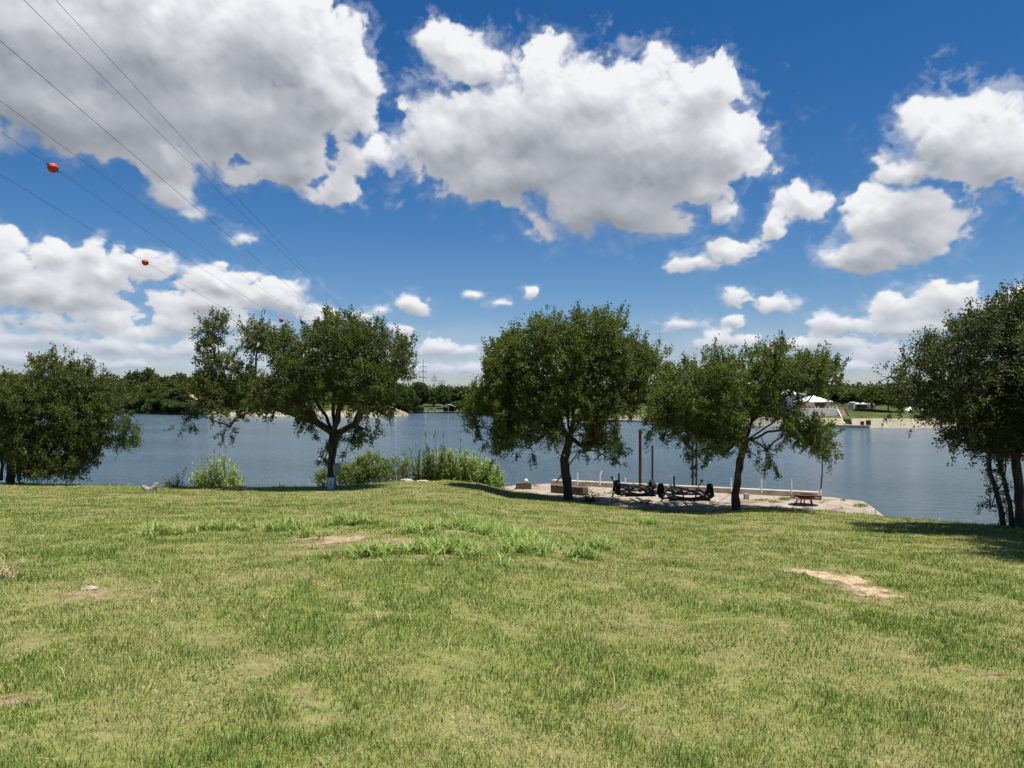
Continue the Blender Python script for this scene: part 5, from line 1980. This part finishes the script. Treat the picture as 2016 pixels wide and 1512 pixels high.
    MB().box((p[0], p[1], 2.68), (2.9, 2.9, .14), ry=.08).build('roof', M['grey_metal'], parent=root)
    # grey pickup-size vehicle parked in the cove clearing
    p = shore(850, 4)
    root = thing('parked_car', p, 'pale car parked on the cove clearing behind the wooden dock', 'car')
    mb = MB()
    prof = [(-2.2, .35), (-2.2, .95), (-1.3, 1.05), (-.8, 1.55), (.8, 1.55), (1.4, 1.0), (2.2, .85), (2.2, .35)]
    n = len(prof)
    v = [(p[0] + x, p[1] - .85, p[2] + z) for x, z in prof] + [(p[0] + x, p[1] + .85, p[2] + z) for x, z in prof]
    k = np.arange(n)
    kk = (k + 1) % n
    q = np.stack([k, kk, kk + n, k + n], -1)
    mb.raw(v, [q, [[0, 1, 2, 7], [2, 5, 6, 7], [2, 3, 4, 5], [8, 15, 10, 9], [10, 15, 14, 13], [10, 13, 12, 11]]])
    mb.build('body', M['rim'], parent=root)
    MB().box((p[0], p[1], p[2] + 1.3), (1.7, 1.74, .34)).build('window', M['dark_glass'], parent=root)
    for s in (-1.35, 1.35):
        MB().lathe((p[0] + s, p[1] - .8, p[2] + .33), [(.001, -.1), (.33, -.1), (.33, .1), (.001, .1)], 14, 'y').build('wheel', M['tyre'], parent=root)
    # white channel markers out in the water
    for px, py, h, lab in ((838, 822, 5.5, 'larger white marker post in the water left of the boathouse'), (882, 822, 3.5, 'smaller white marker post in the water in front of the boathouse')):
        p = atz(px, py, 0)
        w = p[1] / F
        root = thing('marker_buoy', p, lab, 'buoy')
        MB().tube([p - [0, 0, .3], p + [0, 0, h * w]], .85 * w, 10).build('post', M['white_pipe'], parent=root)
        MB().lathe(p, [(.001, -.2), (1.3 * w, -.15), (1.3 * w, .12), (.9 * w, .25)], 12).build('collar', M['grey_metal'], parent=root)
    # reddish bare slope and terracotta hut left of the wall
    P = [shore(370, 12), shore(384, 13), shore(398, 4), shore(404, .5), shore(386, .5)]
    z = [at(372, 776, P[0][1])[2], at(384, 776, P[1][1])[2], at(396, 796, P[2][1])[2], .6, .6]
    v = [(p[0], p[1], zz) for p, zz in zip(P, z)]
    v += [(p[0], p[1] + 3, -1) for p in P]
    o = MB().raw(v, [[[0, 4, 3, 2], [0, 5, 9, 4], [1, 2, 7, 6], [4, 9, 8, 3], [2, 3, 8, 7], [0, 1, 6, 5]], [[0, 2, 1]]]).build('dirt_bank', M['dirt'])
    o['kind'] = 'structure'
    Yc = shore(378, 13)[1]
    c = at(379, 778, Yc)
    root = thing('house', (c[0], Yc, 3), 'small terracotta-walled house above the bare reddish slope', 'house')
    MB().box((c[0], Yc + 2, c[2] - .8), (2.8, 3.5, 3.2)).build('wall', M['terracotta'], parent=root)
    MB().box((c[0], Yc + 2, c[2] + .88), (3.3, 4, .16), ry=.05).build('roof', M['beige'], parent=root)
    MB().box((c[0] + .3, Yc + .22, c[2] + .1), (.8, .08, .8)).build('window', M['dark_glass'], parent=root)


M['stair'] = mat('stair_stone', (0.40, 0.31, 0.25), .9, .2, 2)
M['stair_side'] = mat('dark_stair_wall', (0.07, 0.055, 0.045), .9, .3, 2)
M['dirt'] = mat('red_dirt', (0.42, 0.25, 0.16), 1.0, .25, .8, col2=(0.55, 0.42, 0.28))


# ------------------------------------------------------------ power line
def power():
    # pylons beyond the lake
    def pylon(px, top, Y, label, hw, arms):
        zt = at(px, top, Y)[2]
        x = (px - 1008) / F * Y
        root = thing('pylon', (x, Y, 5), label, 'pylon')
        MB().tube([(x, Y, 4), (x, Y, zt)], [min(Y / F, .6) * 1.1, min(Y / F, .6) * .5], 10).build('mast', M['pylon'], parent=root)
        for i, pa in enumerate(arms):
            za = at(px, pa, Y)[2]
            mb = MB().box((x, Y, za), (hw * 2, .35 * Y / 800, .45 * Y / 800))
            for s in (-1, 1):
                mb.tube([(x + s * hw * .92, Y, za), (x + s * hw * .92, Y, za - 2.4 * Y / 800)], .16 * Y / 800, 6)
                mb.tube([(x, Y, za + 1.6 * Y / 800), (x + s * hw * .8, Y, za)], .10 * Y / 800, 5)
            mb.build('crossarm', M['pylon'], parent=root)
        return x, zt
    Yp = 800.0
    xp, zp = pylon(833, 708, Yp, 'tallest steel pylon rising above the trees, left of the boathouse', 3.7, (722, 732, 743))
    pylon(855, 737, 1500.0, 'fainter mid-size pylon right of the tallest one', 5.0, (743, 749))
    pylon(870, 747, 2100.0, 'smallest farthest pylon above the cove trees', 8.0, (751, 755))
    arms = [at(833, p, Yp)[2] - 2.4 for p in (722, 732, 743)]
    # (column u at a high photo pixel, mid pixel) -> plan offset, heights by parabola through three seen points
    spec = [(-42, (0, 343), (286, 516), xp - 3.4, arms[2], 'lowest power cable on the left, carrying the middle-sized ball'),
            (-42, (0, 258), (556, 631), xp - 3.4, arms[1], 'power cable carrying the nearest and the farthest orange balls'),
            (-42, (0, 198), (317, 428), xp - 3.4, arms[0], 'third power cable from the left, without balls'),
            (-29, (0, 80), (349, 378), xp + 3.4, arms[2], 'fourth power cable from the left, crossing the grey cloud'),
            (-29, (47, 0), (397, 343), xp + 3.4, arms[1], 'fifth power cable from the left, leaving at the photo top'),
            (-29, (110, 0), (422, 340), xp + 3.4, arms[0], 'rightmost power cable, leaving the photo at its top')]
    res = []
    for a, s1, s2, xe, ze, lab in spec:
        mslope = (xe - a) / Yp

        def hit(px, py, a=a, mslope=mslope):
            d = ray(px, py)
            u = d[0] / d[1]
            Y = a / (u - mslope)
            return Y, EYE + d[2] / d[1] * Y
        y1, z1 = hit(*s1)
        y2, z2 = hit(*s2)
        c = np.polyfit([y1, y2, Yp], [z1, z2, ze], 2)
        Ys = np.concatenate([np.linspace(-60, 200, 90), np.linspace(205, Yp, 60)])
        # behind the first sight point the cable keeps its line
        pts = np.stack([a + mslope * Ys, Ys, np.polyval(c, Ys)], -1)
        rad = np.full(len(Ys), .018)
        o = MB().tube(pts, rad, 6).build('power_cable', M['wire'], origin=tuple(pts[0]))
        tag(o, lab, 'power cable', 'power cables over the lake')
        res.append((a, mslope, c, hit))
    for k, (px, py), lab, d in ((1, (104, 333), 'largest orange marker ball, high on the left', 1.0), (0, (286, 516), 'middle-sized orange marker ball below the clouds', 1.0), (1, (554, 630), 'smallest orange marker ball, just above the forked oak', 1.0)):
        a, ms, c, hit = res[k]
        Y, z = hit(px, py)
        z = np.polyval(c, Y)
        p = np.array([a + ms * Y, Y, z])
        R = {104: 9.8, 286: 6.2, 554: 4.6}[px] * Y / F
        p2 = p - [0, 0, .12 * R]
        root = thing('marker_ball', p, lab, 'marker ball', 'orange marker balls on the power cables')
        up = [(R * math.cos(t), R * .94 * math.sin(t) + .02) for t in np.linspace(0.03, math.pi / 2, 10)]
        MB().lathe(p2, up, 28).build('upper_shell', M['orange'], parent=root, smooth=True)
        MB().lathe(p2, [(x, -z_) for x, z_ in up][::-1], 28).build('lower_shell', M['orange'], parent=root, smooth=True)
        MB().lathe(p2, [(R * .9, -.03), (R * 1.05, -.03), (R * 1.05, .03), (R * .9, .03)], 28).build('flange', M['band'], parent=root)
        dv = unit(np.array([ms, 1.0, np.polyval(np.polyder(c), Y)]))
        for s in (-1, 1):
            q = p + dv * s * R * 1.9
            MB().box(q - [0, 0, .06], (.10, .28, .18)).build('clamp', M['black_paint'], parent=root)
    # a bird far off
    p = at(41, 638, 90)
    root = thing('bird', p, 'small dark bird gliding low over the left woods', 'bird')
    v = [(0, .12, 0), (0, -.16, 0), (.05, 0, .03), (-.05, 0, .03), (.22, .03, .07), (.48, -.02, .03), (.24, -.1, .06), (-.22, .03, .07), (-.48, -.02, .03), (-.24, -.1, .06)]
    MB().lathe(p, [(.001, -.2), (.03, -.16), (.06, -.04), (.05, .08), (.03, .16), (.001, .2)], 10, 'y').build('body', M['black_paint'], parent=root)
    for s in (1, -1):
        vv = [(s * .03, .07, 0), (s * .24, .06, .06), (s * .46, -.02, .02), (s * .24, -.06, .06), (s * .03, -.07, 0)]
        vv = np.array(vv) + p
        vv = np.concatenate([vv, vv - [0, 0, .012]])
        q = [[0, 1, 3, 4], [9, 8, 6, 5], [0, 5, 6, 1], [3, 8, 9, 4], [4, 9, 5, 0]]
        t = [[1, 2, 3], [8, 7, 6], [1, 6, 7], [1, 7, 2], [2, 7, 8], [2, 8, 3]]
        MB().raw(vv, [q, t]).build('wing', M['black_paint'], parent=root)


M['band'] = mat('dark_red_flange', (0.10, 0.02, 0.012), .6, .2, 3)


# ------------------------------------------------------------ build everything
GRASS_N = 1080000
build_sky()
build_water()
build_far_shore()
build_lawn()
slab()
far_trees()
far_things()
near_vegetation()
dock_things()
trailers()
bank_things()
power()
build_grass()
